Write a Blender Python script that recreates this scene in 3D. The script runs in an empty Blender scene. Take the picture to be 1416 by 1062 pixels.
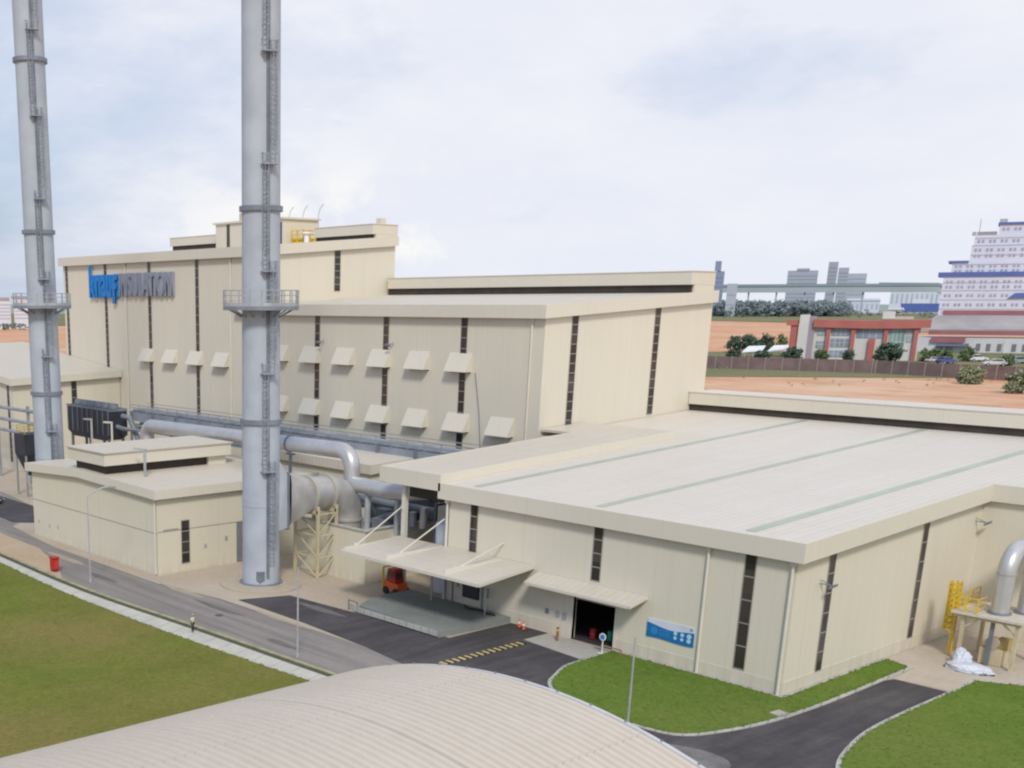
import bpy, bmesh, math, random
from math import radians, sin, cos, pi, atan2, sqrt
from mathutils import Vector, Matrix
random.seed(7)
scn = bpy.context.scene
COL = scn.collection

# ------------------------------------------------------------------ helpers
class MB:
    def __init__(s): s.v = []; s.f = []; s.m = []
    def _add(s, vs, fs, mi=0):
        o = len(s.v); s.v += [tuple(p) for p in vs]
        s.f += [tuple(o + i for i in f) for f in fs]; s.m += [mi] * len(fs); return s
    def hexa(s, p, mi=0):   # p: 4 bottom (ccw) + 4 top
        return s._add(p, [(3,2,1,0),(4,5,6,7),(0,1,5,4),(1,2,6,5),(2,3,7,6),(3,0,4,7)], mi)
    def box(s, x0, x1, y0, y1, z0, z1, mi=0):
        x0,x1 = min(x0,x1),max(x0,x1); y0,y1=min(y0,y1),max(y0,y1)
        return s.hexa([(x0,y0,z0),(x1,y0,z0),(x1,y1,z0),(x0,y1,z0),(x0,y0,z1),(x1,y0,z1),(x1,y1,z1),(x0,y1,z1)], mi)
    def quad(s, a, b, c, d, mi=0): return s._add([a,b,c,d], [(0,1,2,3)], mi)
    def prism(s, pts, z0, z1, mi=0):     # pts 2D ccw, extruded up
        n = len(pts)
        vs = [(x,y,z0) for x,y in pts] + [(x,y,z1) for x,y in pts]
        fs = [tuple(range(n-1,-1,-1)), tuple(range(n,2*n))] + [(i,(i+1)%n,n+(i+1)%n,n+i) for i in range(n)]
        return s._add(vs, fs, mi)
    def extr(s, pts, d, mi=0):           # 3D polygon extruded along vector d
        n = len(pts); d = Vector(d)
        vs = [tuple(p) for p in pts] + [tuple(Vector(p)+d) for p in pts]
        fs = [tuple(range(n-1,-1,-1)), tuple(range(n,2*n))] + [(i,(i+1)%n,n+(i+1)%n,n+i) for i in range(n)]
        return s._add(vs, fs, mi)
    def cyl(s, a, b, r0, r1=None, n=12, mi=0, cap=True):
        a = Vector(a); b = Vector(b); r1 = r0 if r1 is None else r1
        return s.tube([a,b],[r0,r1],n,mi,cap)
    def tube(s, path, r, n=10, mi=0, cap=True):
        P = [Vector(p) for p in path]; k = len(P)
        R = r if isinstance(r,(list,tuple)) else [r]*k
        vs = []; fs = []; up = None
        for i,p in enumerate(P):
            t = (P[min(i+1,k-1)] - P[max(i-1,0)]).normalized()
            if up is None:
                up = Vector((0,0,1)) if abs(t.z) < .9 else Vector((1,0,0))
            u = (up - t*up.dot(t))
            if u.length < 1e-5: u = t.orthogonal()
            u.normalize(); w = t.cross(u); up = u
            for j in range(n):
                a = 2*pi*j/n; vs.append(tuple(p + u*cos(a)*R[i] + w*sin(a)*R[i]))
        for i in range(k-1):
            for j in range(n):
                fs.append((i*n+j, i*n+(j+1)%n, (i+1)*n+(j+1)%n, (i+1)*n+j))
        if cap: fs += [tuple(range(n-1,-1,-1)), tuple(range((k-1)*n, k*n))]
        return s._add(vs, fs, mi)
    def bar(s, a, b, w=.1, h=None, mi=0):
        a = Vector(a); b = Vector(b); h = h or w
        t = (b-a).normalized(); up = Vector((0,0,1)) if abs(t.z)<.9 else Vector((1,0,0))
        u = t.cross(up).normalized(); q = u.cross(t)
        c = lambda p,i,j: tuple(p + u*i*w/2 + q*j*h/2)
        return s.hexa([c(a,-1,-1),c(a,1,-1),c(a,1,1),c(a,-1,1),c(b,-1,-1),c(b,1,-1),c(b,1,1),c(b,-1,1)], mi)
    def ring(s, c, r, w, h, n=32, mi=0):   # flat annulus outer r+w, inner r
        vs=[];fs=[]
        for j in range(n):
            a=2*pi*j/n
            for rr,zz in ((r,0),(r+w,0),(r+w,h),(r,h)):
                vs.append((c[0]+rr*cos(a), c[1]+rr*sin(a), c[2]+zz))
        for j in range(n):
            k=(j+1)%n
            for q in range(4):
                fs.append((j*4+q,k*4+q,k*4+(q+1)%4,j*4+(q+1)%4))
        return s._add(vs,fs,mi)
    def build(s, name, mat, parent=None, smooth=False, label=None, cat=None, group=None, kind=None, bevel=0):
        me = bpy.data.meshes.new(name); me.from_pydata(s.v, [], s.f)
        mats = mat if isinstance(mat,(list,tuple)) else [mat]
        for m in mats: me.materials.append(m)
        if len(mats)>1:
            for p,mi in zip(me.polygons, s.m): p.material_index = mi
        bm = bmesh.new(); bm.from_mesh(me); bmesh.ops.recalc_face_normals(bm, faces=bm.faces); bm.to_mesh(me); bm.free()
        if smooth:
            for p in me.polygons: p.use_smooth = True
            me.update()
            try: me.set_sharp_from_angle(angle=radians(40))
            except Exception: pass
        o = bpy.data.objects.new(name, me); COL.objects.link(o)
        if parent is not None: o.parent = parent; o.matrix_parent_inverse = Matrix.Translation(-base_of(parent)) if parent.type=='EMPTY' or True else Matrix()
        if bevel:
            b = o.modifiers.new('bevel','BEVEL'); b.width=bevel; b.segments=2; b.limit_method='ANGLE'
        tag(o, label, cat, group, kind)
        return o

def base_of(o):
    p = Vector((0,0,0))
    while o is not None:
        p += Vector(o.location); o = o.parent if False else None
    return p

def tag(o, label=None, cat=None, group=None, kind=None):
    if label: o['label']=label
    if cat: o['category']=cat
    if group: o['group']=group
    if kind: o['kind']=kind
    return o

def thing(name, label, cat, loc=(0,0,0), group=None):
    o = bpy.data.objects.new(name, None); COL.objects.link(o); o.location = loc
    o.empty_display_size = .5
    return tag(o, label, cat, group)

def dup(root, delta, label=None, rot=None):
    r = root.copy(); COL.objects.link(r); r.location = Vector(root.location)+Vector(delta)
    if label: r['label']=label
    for ch in list(root.children):
        c = ch.copy(); COL.objects.link(c); c.parent = r
        for g in list(ch.children):
            d = g.copy(); COL.objects.link(d); d.parent = c
    return r

# ------------------------------------------------------------------ materials
def srgb(r,g,b):
    f = lambda c: (c/12.92 if c<=.04045 else ((c+.055)/1.055)**2.4)
    return (f(r/255),f(g/255),f(b/255),1)
def lin(c): return (*c,1) if len(c)==3 else c

def nt(name):
    m = bpy.data.materials.new(name); m.use_nodes=True
    n = m.node_tree.nodes; l = m.node_tree.links
    return m, n, l, n['Principled BSDF']

def pos(n,l):
    g = n.new('ShaderNodeNewGeometry'); return g.outputs['Position']

def noise(n,l,src,scale,detail=4,rough=.55):
    t = n.new('ShaderNodeTexNoise'); t.inputs['Scale'].default_value=scale
    t.inputs['Detail'].default_value=detail; t.inputs['Roughness'].default_value=rough
    l.new(src,t.inputs['Vector']); return t.outputs['Fac']

def remap(n,l,src,a,b,c=0,d=1):
    t = n.new('ShaderNodeMapRange'); l.new(src,t.inputs[0])
    for i,x in enumerate((a,b,c,d)): t.inputs[i+1].default_value=x
    return t.outputs[0]

def mixc(n,l,fac,a,b,mode='MIX'):
    t = n.new('ShaderNodeMix'); t.data_type='RGBA'; t.blend_type=mode
    if hasattr(fac,'links') or hasattr(fac,'is_linked'): l.new(fac,t.inputs['Factor'])
    else: t.inputs['Factor'].default_value=fac
    for q,x in (('A',a),('B',b)):
        s=[i for i in t.inputs if i.name==q and i.type=='RGBA'][0]
        if isinstance(x,tuple): s.default_value=lin(x)
        else: l.new(x,s)
    return [o for o in t.outputs if o.type=='RGBA'][0]

def mth(n,l,op,a,b=None):
    t=n.new('ShaderNodeMath'); t.operation=op
    for i,x in enumerate((a,b)):
        if x is None: continue
        if isinstance(x,(int,float)): t.inputs[i].default_value=x
        else: l.new(x,t.inputs[i])
    return t.outputs[0]

def scaled(n,l,src,v):
    t=n.new('ShaderNodeVectorMath'); t.operation='MULTIPLY'; l.new(src,t.inputs[0]); t.inputs[1].default_value=v
    return t.outputs[0]

def plain(name, c, rough=.6, metal=0, var=.12, scale=.6, spec=None):
    m,n,l,b = nt(name); p = pos(n,l)
    f = remap(n,l,noise(n,l,p,scale,5),.3,.7)
    c=tuple(c[:3]); d=tuple(max(0,x*(1-var)) for x in c); e=tuple(min(1,x*(1+var*.6)) for x in c)
    l.new(mixc(n,l,f,d,e), b.inputs['Base Color'])
    b.inputs['Roughness'].default_value=rough; b.inputs['Metallic'].default_value=metal
    if spec is not None: b.inputs['Specular IOR Level'].default_value=spec
    return m

def lines(n,l,coord,period,width):
    """1 inside a thin line repeated every period along coord"""
    f = mth(n,l,'FRACT', mth(n,l,'DIVIDE',coord,period))
    return mth(n,l,'LESS_THAN', f, width/period)

def cladding(name, c, rib=.9, joint=7.25, dirt=.14, rough=.55):
    """painted profiled wall sheet: faint ribs, panel joints, weather streaks"""
    m,n,l,b = nt(name); p = pos(n,l)
    sp = n.new('ShaderNodeSeparateXYZ'); l.new(p,sp.inputs[0])
    s = mth(n,l,'ADD',sp.outputs[0],sp.outputs[1])
    base = tuple(c[:3])
    streak = remap(n,l,noise(n,l,scaled(n,l,p,(1.6,1.6,.05)),1,4),.35,.75)
    blot = remap(n,l,noise(n,l,p,.09,4),.35,.68)
    col = mixc(n,l,mth(n,l,'MULTIPLY',streak,dirt*.8), base, tuple(x*.62 for x in base))
    col = mixc(n,l,mth(n,l,'MULTIPLY',blot,.5), col, (base[0]*.90,base[1]*.935,base[2]*.94))
    # grime near the ground
    low = remap(n,l,sp.outputs[2],0,1.6,.28,0)
    col = mixc(n,l,mth(n,l,'MULTIPLY',low,streak), col, (.25,.2,.14))
    r1 = lines(n,l,s,rib,.09); r2 = lines(n,l,s,joint,.06)
    col = mixc(n,l,mth(n,l,'MULTIPLY',r1,.025), col, (.1,.1,.09))
    col = mixc(n,l,mth(n,l,'MULTIPLY',r2,.13), col, (.1,.1,.09))
    l.new(col,b.inputs['Base Color']); b.inputs['Roughness'].default_value=rough
    b.inputs['Specular IOR Level'].default_value=.3
    bp=n.new('ShaderNodeBump'); bp.inputs['Strength'].default_value=.12; bp.inputs['Distance'].default_value=.05
    l.new(r1,bp.inputs['Height']); l.new(bp.outputs[0],b.inputs['Normal'])
    return m

def roofing(name, c, axis=0, rib=.75, dirt=.2, rough=.5):
    m,n,l,b = nt(name); p = pos(n,l)
    sp = n.new('ShaderNodeSeparateXYZ'); l.new(p,sp.inputs[0])
    s = sp.outputs[axis]
    base=tuple(c[:3])
    v = (1.2,.04,1) if axis==0 else (.04,1.2,1)
    streak = remap(n,l,noise(n,l,scaled(n,l,p,v),1,5),.35,.72)
    blot = remap(n,l,noise(n,l,p,.07,6,.6),.4,.66)
    fine = remap(n,l,noise(n,l,p,1.3,4),.35,.7)
    col = mixc(n,l,mth(n,l,'MULTIPLY',streak,dirt), base, tuple(x*.72 for x in base))
    col = mixc(n,l,mth(n,l,'MULTIPLY',blot,.3), col, (base[0]*.88,base[1]*.84,base[2]*.78))
    col = mixc(n,l,mth(n,l,'MULTIPLY',fine,.07), col, (.2,.19,.18))
    r1 = lines(n,l,s,rib,.1)
    col = mixc(n,l,mth(n,l,'MULTIPLY',r1,.17), col, (.15,.14,.13))
    o = 1-axis
    r2 = lines(n,l,sp.outputs[o],11.3,.1)
    col = mixc(n,l,mth(n,l,'MULTIPLY',r2,.16), col, (.15,.14,.13))
    l.new(col,b.inputs['Base Color']); b.inputs['Roughness'].default_value=rough
    b.inputs['Specular IOR Level'].default_value=.35
    return m

def turf(name, a, bcol, brown, brownamt, big=.045):
    m,n,l,b = nt(name); p = pos(n,l)
    f1 = remap(n,l,noise(n,l,p,big,5,.6),.38,.62)
    f2 = remap(n,l,noise(n,l,p,.9,7,.72),.38,.62)
    f3 = remap(n,l,noise(n,l,p,3.2,5,.75),.36,.64)
    f4 = remap(n,l,noise(n,l,scaled(n,l,p,(.22,.14,1)),1,6,.62),.36,.66)
    col = mixc(n,l,f2,a,bcol)
    col = mixc(n,l,mth(n,l,'MULTIPLY',f4,.55), col, tuple(x*.62 for x in bcol))
    col = mixc(n,l,mth(n,l,'MULTIPLY',f1,brownamt), col, brown)
    col = mixc(n,l,mth(n,l,'MULTIPLY',f3,.5), col, tuple(x*.5 for x in a))
    l.new(col,b.inputs['Base Color']); b.inputs['Roughness'].default_value=.95
    b.inputs['Specular IOR Level'].default_value=.1
    bp=n.new('ShaderNodeBump'); bp.inputs['Strength'].default_value=.5; bp.inputs['Distance'].default_value=.12
    l.new(f3,bp.inputs['Height']); l.new(bp.outputs[0],b.inputs['Normal'])
    return m

def paving(name, c, c2, big=.12, stain=.35, rough=.85, track=None, joint=0):
    m,n,l,b = nt(name); p = pos(n,l)
    f1 = remap(n,l,noise(n,l,p,big,6,.62),.36,.64)
    f2 = remap(n,l,noise(n,l,p,1.7,6,.7),.35,.7)
    f3 = remap(n,l,noise(n,l,p,14,3,.7),.3,.7)
    col = mixc(n,l,f1,tuple(c),tuple(c2))
    if track:
        t = remap(n,l,noise(n,l,scaled(n,l,p,track),1,5,.6),.4,.66)
        col = mixc(n,l,mth(n,l,'MULTIPLY',t,.6), col, tuple(x*.55 for x in c))
    col = mixc(n,l,mth(n,l,'MULTIPLY',f2,stain*.8), col, tuple(x*.5 for x in c))
    col = mixc(n,l,mth(n,l,'MULTIPLY',f3,.14), col, tuple(min(1,x*1.5) for x in c))
    if joint:
        sp=n.new('ShaderNodeSeparateXYZ'); l.new(p,sp.inputs[0])
        jn=lines(n,l,mth(n,l,'ADD',sp.outputs[0],mth(n,l,'MULTIPLY',sp.outputs[1],.37)),joint,.09)
        col=mixc(n,l,mth(n,l,'MULTIPLY',jn,.5),col,(.12,.11,.09))
    l.new(col,b.inputs['Base Color']); b.inputs['Roughness'].default_value=rough
    b.inputs['Specular IOR Level'].default_value=.25
    return m

WALL  = cladding('beige_cladding', (.69,.64,.525))
WALL2 = cladding('beige_cladding_low', (.68,.63,.50), rib=1.2, joint=10.8, dirt=.1)
FASC  = cladding('fascia_sheet', (.67,.625,.525), rib=3.6, joint=14.5, dirt=.1)
PLIN  = cladding('plinth_render', (.66,.61,.51), rib=7.25, joint=14.5, dirt=.2)
ROOFM = roofing('roof_sheet', (.69,.64,.57))
ROOFB = roofing('roof_sheet_tan', (.64,.585,.495))
ARCHM = roofing('arched_roof_sheet', (.62,.56,.48), axis=1, rib=40, dirt=.16)
SKYL  = plain('skylight_sheet', (.40,.46,.37), .4, var=.12, scale=.4)
GLASS = plain('dark_glazing', (.052,.043,.036), .16, var=.7, scale=.9)
MULL  = plain('mullion_grey', (.30,.28,.26), .5)
def glazing():
    m,n,l,b=nt('strip_glazing'); p=pos(n,l)
    fl=n.new('ShaderNodeVectorMath'); fl.operation='FLOOR'; l.new(scaled(n,l,p,(.3,.3,.52)),fl.inputs[0])
    wn=n.new('ShaderNodeTexWhiteNoise'); wn.noise_dimensions='3D'; l.new(fl.outputs[0],wn.inputs['Vector'])
    f=remap(n,l,wn.outputs['Value'],0,1); f2=remap(n,l,noise(n,l,p,.7,4),.35,.7)
    c=mixc(n,l,f,(.026,.022,.020),(.085,.072,.062)); c=mixc(n,l,mth(n,l,'MULTIPLY',f2,.4),c,(.02,.02,.022))  # random pane tones in the colour stand in for varied reflections
    l.new(c,b.inputs['Base Color']); b.inputs['Roughness'].default_value=.14
    return m
GLASS = glazing()
LOUV  = plain('louvre_dark', (.045,.036,.030), .7, var=.3)
TRIM  = plain('trim_white', (.66,.63,.55), .45, var=.08)
STEEL = plain('galvanised_steel', (.42,.44,.46), .5, .15, .2, .5)
STACKM= plain('stack_paint', (.42,.465,.52), .7, .0, .12, .35)
LADG  = plain('ladder_grey', (.31,.345,.40), .6, .1, .2)
STDARK= plain('stack_fittings', (.23,.26,.31), .5, .25, .2)
SILVER= plain('aluminium_lagging', (.56,.56,.565), .36, .5, .12, .5)
LAGG  = plain('dull_lagging', (.46,.45,.44), .48, .3, .25, .5)
RACK  = plain('rack_steel_blue', (.19,.215,.25), .6, .1, .25)
RACKP = plain('rack_panel', (.27,.30,.35), .6, .05, .2, .3)
RACKL = plain('rack_pipe_grey', (.32,.345,.37), .5, .2, .25)
BLACKU= plain('dark_unit_paint', (.030,.034,.045), .5, 0, .3)
YEL   = plain('yellow_paint', (.68,.46,.02), .5, 0, .15)
TREST = plain('cream_steel', (.54,.475,.32), .5, 0, .15)
CONC  = paving('concrete_pad', (.42,.40,.36), (.50,.47,.42))
DOCKC = paving('dock_concrete', (.265,.285,.27), (.21,.23,.22), .3)
KERB  = paving('kerb_concrete', (.50,.50,.45), (.38,.38,.34), .5, joint=1.0)
PATHM = paving('path_concrete', (.56,.55,.48), (.47,.46,.40), .35, .4, joint=2.4)
ROADM = paving('worn_road', (.25,.23,.215), (.32,.285,.26), .1, .3, track=(.05,.9,1))
ASPH  = paving('new_asphalt', (.074,.068,.073), (.118,.108,.111), .16, .5, track=(.9,.12,1))
SITE  = paving('site_hardstanding', (.44,.36,.27), (.50,.43,.345), .09, .35)
SOIL  = None
GRASS = turf('lawn_worn', (.165,.22,.034), (.225,.24,.05), (.30,.225,.085), .8)
GRASS2= turf('lawn_green', (.125,.235,.03), (.175,.27,.046), (.22,.235,.065), .6)
RED   = plain('red_paint', (.50,.02,.015), .45, 0, .15)
ORANGE= plain('orange_paint', (.72,.12,.025), .5, 0, .12)
BLUE  = plain('sign_blue', (.004,.19,.55), .4, 0, .08)
SGREY = plain('sign_grey', (.24,.27,.33), .45, 0, .1)
SGREY2= plain('sign_grey_back', (.33,.35,.40), .45, 0, .1)
BLUE2 = plain('sign_blue_back', (.01,.24,.62), .4, 0, .08)
WHITE = plain('white_paint', (.78,.79,.80), .5, 0, .06)
DARK  = plain('black_rubber', (.02,.02,.02), .7)
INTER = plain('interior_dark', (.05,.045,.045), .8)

def bump_soil():
    m,n,l,b = nt('soil'); p = pos(n,l)
    f1 = remap(n,l,noise(n,l,p,.006,8,.66),.40,.60)
    f2 = remap(n,l,noise(n,l,scaled(n,l,p,(.012,.03,1)),1,8,.68),.40,.62)
    f3 = remap(n,l,noise(n,l,p,.045,7,.72),.53,.64)
    f4 = remap(n,l,noise(n,l,scaled(n,l,p,(.05,.13,1)),1,6,.7),.5,.66)
    col = mixc(n,l,f1,(.62,.305,.15),(.66,.45,.30))
    col = mixc(n,l,mth(n,l,'MULTIPLY',f2,.75),col,(.57,.21,.09))
    col = mixc(n,l,mth(n,l,'MULTIPLY',f4,.6),col,(.66,.50,.36))
    col = mixc(n,l,mth(n,l,'MULTIPLY',f3,.5),col,(.27,.24,.11))
    l.new(col,b.inputs['Base Color']); b.inputs['Roughness'].default_value=.95
    return m
SOIL = bump_soil()
FARG = turf('scrub_ground', (.19,.21,.10), (.24,.25,.13), (.33,.28,.17), .55, .006)
FARG2= turf('hazy_ground', (.34,.40,.36), (.36,.42,.40), (.38,.40,.37), .5, .002)  # distance haze is put into these ground colours

# ------------------------------------------------------------------ camera
H = 30.0
cd = bpy.data.cameras.new('camera'); cam = bpy.data.objects.new('camera', cd); COL.objects.link(cam)
cd.sensor_width = 36; cd.lens = 36*1588/1416
cd.shift_x = .2449; cd.shift_y = .2390
cd.clip_start = .5; cd.clip_end = 60000
YAW = 52.728; PIT = 15.827
cam.location = (0,0,H); cam.rotation_euler = (radians(90-PIT), 0, radians(YAW))
scn.camera = cam
FW = Vector((-sin(radians(YAW)), cos(radians(YAW)))); RT = Vector((cos(radians(YAW)), sin(radians(YAW))))

# ------------------------------------------------------------------ light
SUNV = Vector((.56,-.50,.66)).normalized()
el = math.asin(SUNV.z); az = atan2(SUNV.x, SUNV.y)
sd = bpy.data.lights.new('sun','SUN'); so = bpy.data.objects.new('sun', sd); COL.objects.link(so)
sd.energy = 2.15; sd.angle = radians(10); sd.color = (1,.955,.88)
so.rotation_euler = SUNV.to_track_quat('Z','Y').to_euler(); so.location=(0,0,200)
w = bpy.data.worlds.new('World'); scn.world = w; w.use_nodes = True
n = w.node_tree.nodes; l = w.node_tree.links
bg = n['Background']; bg.inputs['Strength'].default_value = .12
sky = n.new('ShaderNodeTexSky'); sky.sky_type='NISHITA'; sky.sun_disc=False
sky.sun_elevation = el; sky.sun_rotation = az; sky.air_density=1.2; sky.dust_density=1.5
tc = n.new('ShaderNodeTexCoord'); d = tc.outputs['Generated']
sp = n.new('ShaderNodeSeparateXYZ'); l.new(d, sp.inputs[0])
zc = mth(n,l,'MAXIMUM', sp.outputs[2], 0.0)
den = mth(n,l,'ADD', zc, .16)
cx = n.new('ShaderNodeCombineXYZ')
l.new(mth(n,l,'DIVIDE',sp.outputs[0],den),cx.inputs[0]); l.new(mth(n,l,'DIVIDE',sp.outputs[1],den),cx.inputs[1]); l.new(mth(n,l,'MULTIPLY',zc,3.0),cx.inputs[2])
c1 = noise(n,l,cx.outputs[0],.62,8,.55)
c2 = noise(n,l,scaled(n,l,d,(4.2,4.2,10)),1,9,.6)
# azimuth: more open blue towards the left of the view (-x, -y side), milky towards the right
azf = mth(n,l,'ADD', mth(n,l,'MULTIPLY',sp.outputs[0],RT.x), mth(n,l,'MULTIPLY',sp.outputs[1],RT.y))
milky = remap(n,l,azf,-.27,.15,-.15,.16)
cov = remap(n,l,mth(n,l,'ADD',mth(n,l,'ADD',mth(n,l,'MULTIPLY',c1,.55),mth(n,l,'MULTIPLY',c2,.45)),milky),.37,.60)
grey = remap(n,l,mth(n,l,'ADD',mth(n,l,'MULTIPLY',c2,.6),mth(n,l,'MULTIPLY',noise(n,l,scaled(n,l,d,(9,9,26)),1,8,.62),.4)),.38,.62)
cloud = mixc(n,l,grey,(6.65,6.9,7.7),(7.3,7.42,7.95))
base = mixc(n,l,.72,sky.outputs[0],(3.9,4.75,6.7))
col = mixc(n,l,cov,base,cloud)
lit = remap(n,l,zc,0,.06,.45,0)
col = mixc(n,l,lit,col,(6.2,6.75,7.7))
cb = noise(n,l,scaled(n,l,d,(13,13,17)),1,8,.55)
bank = mth(n,l,'MULTIPLY', remap(n,l,cb,.47,.60), mth(n,l,'MULTIPLY', remap(n,l,zc,.01,.04), remap(n,l,zc,.075,.13,1,0)))
bank = mth(n,l,'MULTIPLY', bank, remap(n,l,mth(n,l,'ABSOLUTE',mth(n,l,'SUBTRACT',azf,.07)),.06,.20,.85,.0))
col = mixc(n,l,bank,col,(8.3,8.2,7.9))
l.new(col,bg.inputs['Color'])
scn.view_settings.view_transform='Standard'; scn.view_settings.look='None'
scn.view_settings.exposure=0; scn.view_settings.gamma=1
scn.render.filter_size = 2.2
try: scn.cycles.filter_width = 2.2; scn.cycles.use_denoising = True; scn.cycles.max_bounces=6
except Exception: pass

# ------------------------------------------------------------------ ground
def sheet(name, pts, z, mat, kind='structure'):
    m = MB(); m._add([(x,y,z) for x,y in pts],[tuple(range(len(pts)))]); return m.build(name, mat, kind=kind)
def slab(name, pts, z0, z1, mat, kind='structure', **k):
    return MB().prism(pts,z0,z1).build(name, mat, kind=kind, **k)

m = MB(); m._add([(-30000,-30000,0),(30000,-30000,0),(30000,30000,0),(-30000,30000,0)],[(0,1,2,3)])
m.build('ground', SOIL, kind='structure')
def polar(pts): # (lateral, forward) -> xy
    return [tuple(RT*a + FW*b) for a,b in pts]
sheet('scrub_ground', polar([(-2600,1150),(-150,1650),(200,2300),(700,2450),(1000,1250),(3500,1250),(6000,3600),(-6000,3600)]), .5, FARG)
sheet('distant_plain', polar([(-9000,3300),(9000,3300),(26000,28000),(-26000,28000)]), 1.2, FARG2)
sheet('grass_verge', polar([(-60,520),(330,484),(640,490),(640,760),(330,760),(150,740),(40,700),(-60,600)]), .12, FARG)

sheet('hardstanding', [(-260,61),(-30,61),(-30,97),(-12,100),(-12,170),(-260,170)], .02, SITE)
sheet('sand_patch', [(-200,61.4),(-160,60.4),(-129.4,58.9),(-114,58.6),(-121,61.6),(-131,64.2),(-175,66.0),(-200,66.2)], .056, paving('sand',(.46,.33,.21),(.50,.40,.29),.12))
sheet('road', [(-320,66.5),(-131,62.0),(-126,58.8),(-107,58.2),(-88,59.2),(-69,59.9),(-58,60.6),(-58,66.8),(-74,67.9),(-96,67.6),(-106,66.0),(-131,66.2),(-147,68.2),(-151,72.4),(-160,78),(-175,80),(-320,80)][::1], .045, ROADM)
sheet('yard_asphalt', [(-94.4,68.8),(-83.2,68.6),(-74,67.9),(-67.5,66.9),(-60,62),(-60,58),(-20,52),(-20,62),(-33,74),(-35.9,88.9),(-35.9,96.5),(-40.2,96.4),(-44,80),(-58,80.4),(-66.5,81.1),(-66.5,84.6),(-71,84.6),(-71,76),(-92.6,74.3)], .062, ASPH)
sheet('side_asphalt', [(-164,70.5),(-149.5,69.4),(-147,72.4),(-160.4,78),(-172,78)], .064, ASPH)
# lawn left, footpath, drain
lawn_edge0 = [(-200,60.5),(-126.4,56.75),(-107.35,55.38),(-85.87,55.98),(-68.95,57.62),(-58,58.4)]
lawn_edge0=[(-200,58.6),(-160,57.8),(-126.4,56.55),(-107.35,55.7),(-85.87,56.2),(-68.95,57.5),(-58,58.4)]
lawn_edge = [(x,y) for x,y in lawn_edge0]
def smooth0(P,k=6):
    out=[]; N=len(P)
    for i in range(N-1):
        p0=Vector(P[max(i-1,0)]);p1=Vector(P[i]);p2=Vector(P[i+1]);p3=Vector(P[min(i+2,N-1)])
        for j in range(k):
            t=j/k; out.append(tuple(.5*((2*p1)+(p2-p0)*t+(2*p0-5*p1+4*p2-p3)*t*t+(3*p1-p0-3*p2+p3)*t**3)))
    out.append(tuple(P[-1])); return out
lawn_edge = smooth0(lawn_edge)
slab('lawn', [(-200,-40),(-58,-40)]+lawn_edge[::-1], 0, .13, GRASS)
pout = smooth0([(-200,60.6),(-160,59.5),(-129.4,58.1),(-107.7,57.5),(-87.2,58.6),(-73.6,59.2),(-58,60.0)])
dr = [(x,y+.75) for x,y in pout]; kb = [(x,y+1.15) for x,y in pout]
slab('footpath', lawn_edge+pout[::-1], 0, .10, PATHM)
slab('road_kerb', dr+kb[::-1], .02, .12, plain('kerb_mossy',(.36,.35,.20),.9,0,.3,1.0))
sheet('roadside_drain', pout+dr[::-1], .052, plain('drain_dark',(.085,.085,.05),.9,0,.4,1.5))
# island lawn in front of the warehouse, with kerb
def smooth(P,k=6):
    out=[]; N=len(P)
    for i in range(N-1):
        p0=Vector(P[max(i-1,0)]);p1=Vector(P[i]);p2=Vector(P[i+1]);p3=Vector(P[min(i+2,N-1)])
        for j in range(k):
            t=j/k; out.append(tuple(.5*((2*p1)+(p2-p0)*t+(2*p0-5*p1+4*p2-p3)*t*t+(3*p1-p0-3*p2+p3)*t**3)))
    out.append(tuple(P[-1])); return out
isl = [(-59.3,84.6),(-59.21,80.6)]+smooth([(-59.2,80.5),(-58.97,77.51),(-57.86,74.71),(-56.8,72.67),(-54.5,71.0),(-50,69.8),(-44.92,70.07),(-42.98,71.18),(-41.81,73.91),(-40.87,78.09),(-40.45,83.38),(-40.38,90.06),(-40.55,100.4)])+[(-40.8,100.9),(-43.4,101.7),(-43.4,84.6)]
def inset(pts, d):
    out=[]; N=len(pts)
    for i in range(N):
        a=Vector(pts[i-1]);b=Vector(pts[i]);c=Vector(pts[(i+1)%N])
        t1=(b-a).normalized();t2=(c-b).normalized()
        n1=Vector((-t1.y,t1.x));n2=Vector((-t2.y,t2.x)); nn=(n1+n2)
        if nn.length<1e-6: nn=n1
        nn.normalize(); k=d/max(.35,nn.dot(n1)); out.append(tuple(b+nn*k))
    return out
slab('island_kerb', isl, 0, .14, KERB)
slab('island_lawn', inset(isl,.35), .01, .19, GRASS2)
rl = smooth([(-35.93,96.9),(-35.96,88.92),(-35.75,82.84),(-34.94,78.06),(-33.63,73.99),(-31,70),(-24,65.5),(-5,60)])+[(-4.9,60.1),(10,75),(10,125),(-30,103.8),(-32.87,102.89),(-36.04,101.17)]
slab('lawn_kerb', rl, 0, .14, KERB)
slab('side_lawn', inset(rl,.35), .01, .19, GRASS2)
sheet('door_apron', [(-66.4,81.0),(-59.4,80.2),(-59.2,84.6),(-66.4,84.6)], .075, CONC)
sheet('side_apron', [(-43.3,101.9),(-40.6,100.9),(-40.2,96.5),(-36.0,96.9),(-36.1,101.2),(-33,103),(-20,108),(-20,116.8),(-43.3,116.8)], .04, paving('apron_tan',(.47,.40,.33),(.53,.47,.40),.3))
sheet('concrete_patch', smooth0([(-52,67.2),(-48,67.9),(-44,68.4),(-41,69.6),(-38.5,69.2),(-38,67.0),(-42,64.2),(-47,64.0),(-51.5,65.2),(-52,67.2)])[:-1], .068, paving('worn_patch',(.15,.14,.14),(.27,.255,.245),.35,.5))
sheet('access_cover', [(-41.9,80.2),(-40.9,80.0),(-40.75,81.2),(-41.8,81.4)], .2, CONC)
cz = MB(); N=28
for k in range(N):
    a=2*pi*k/N
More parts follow.
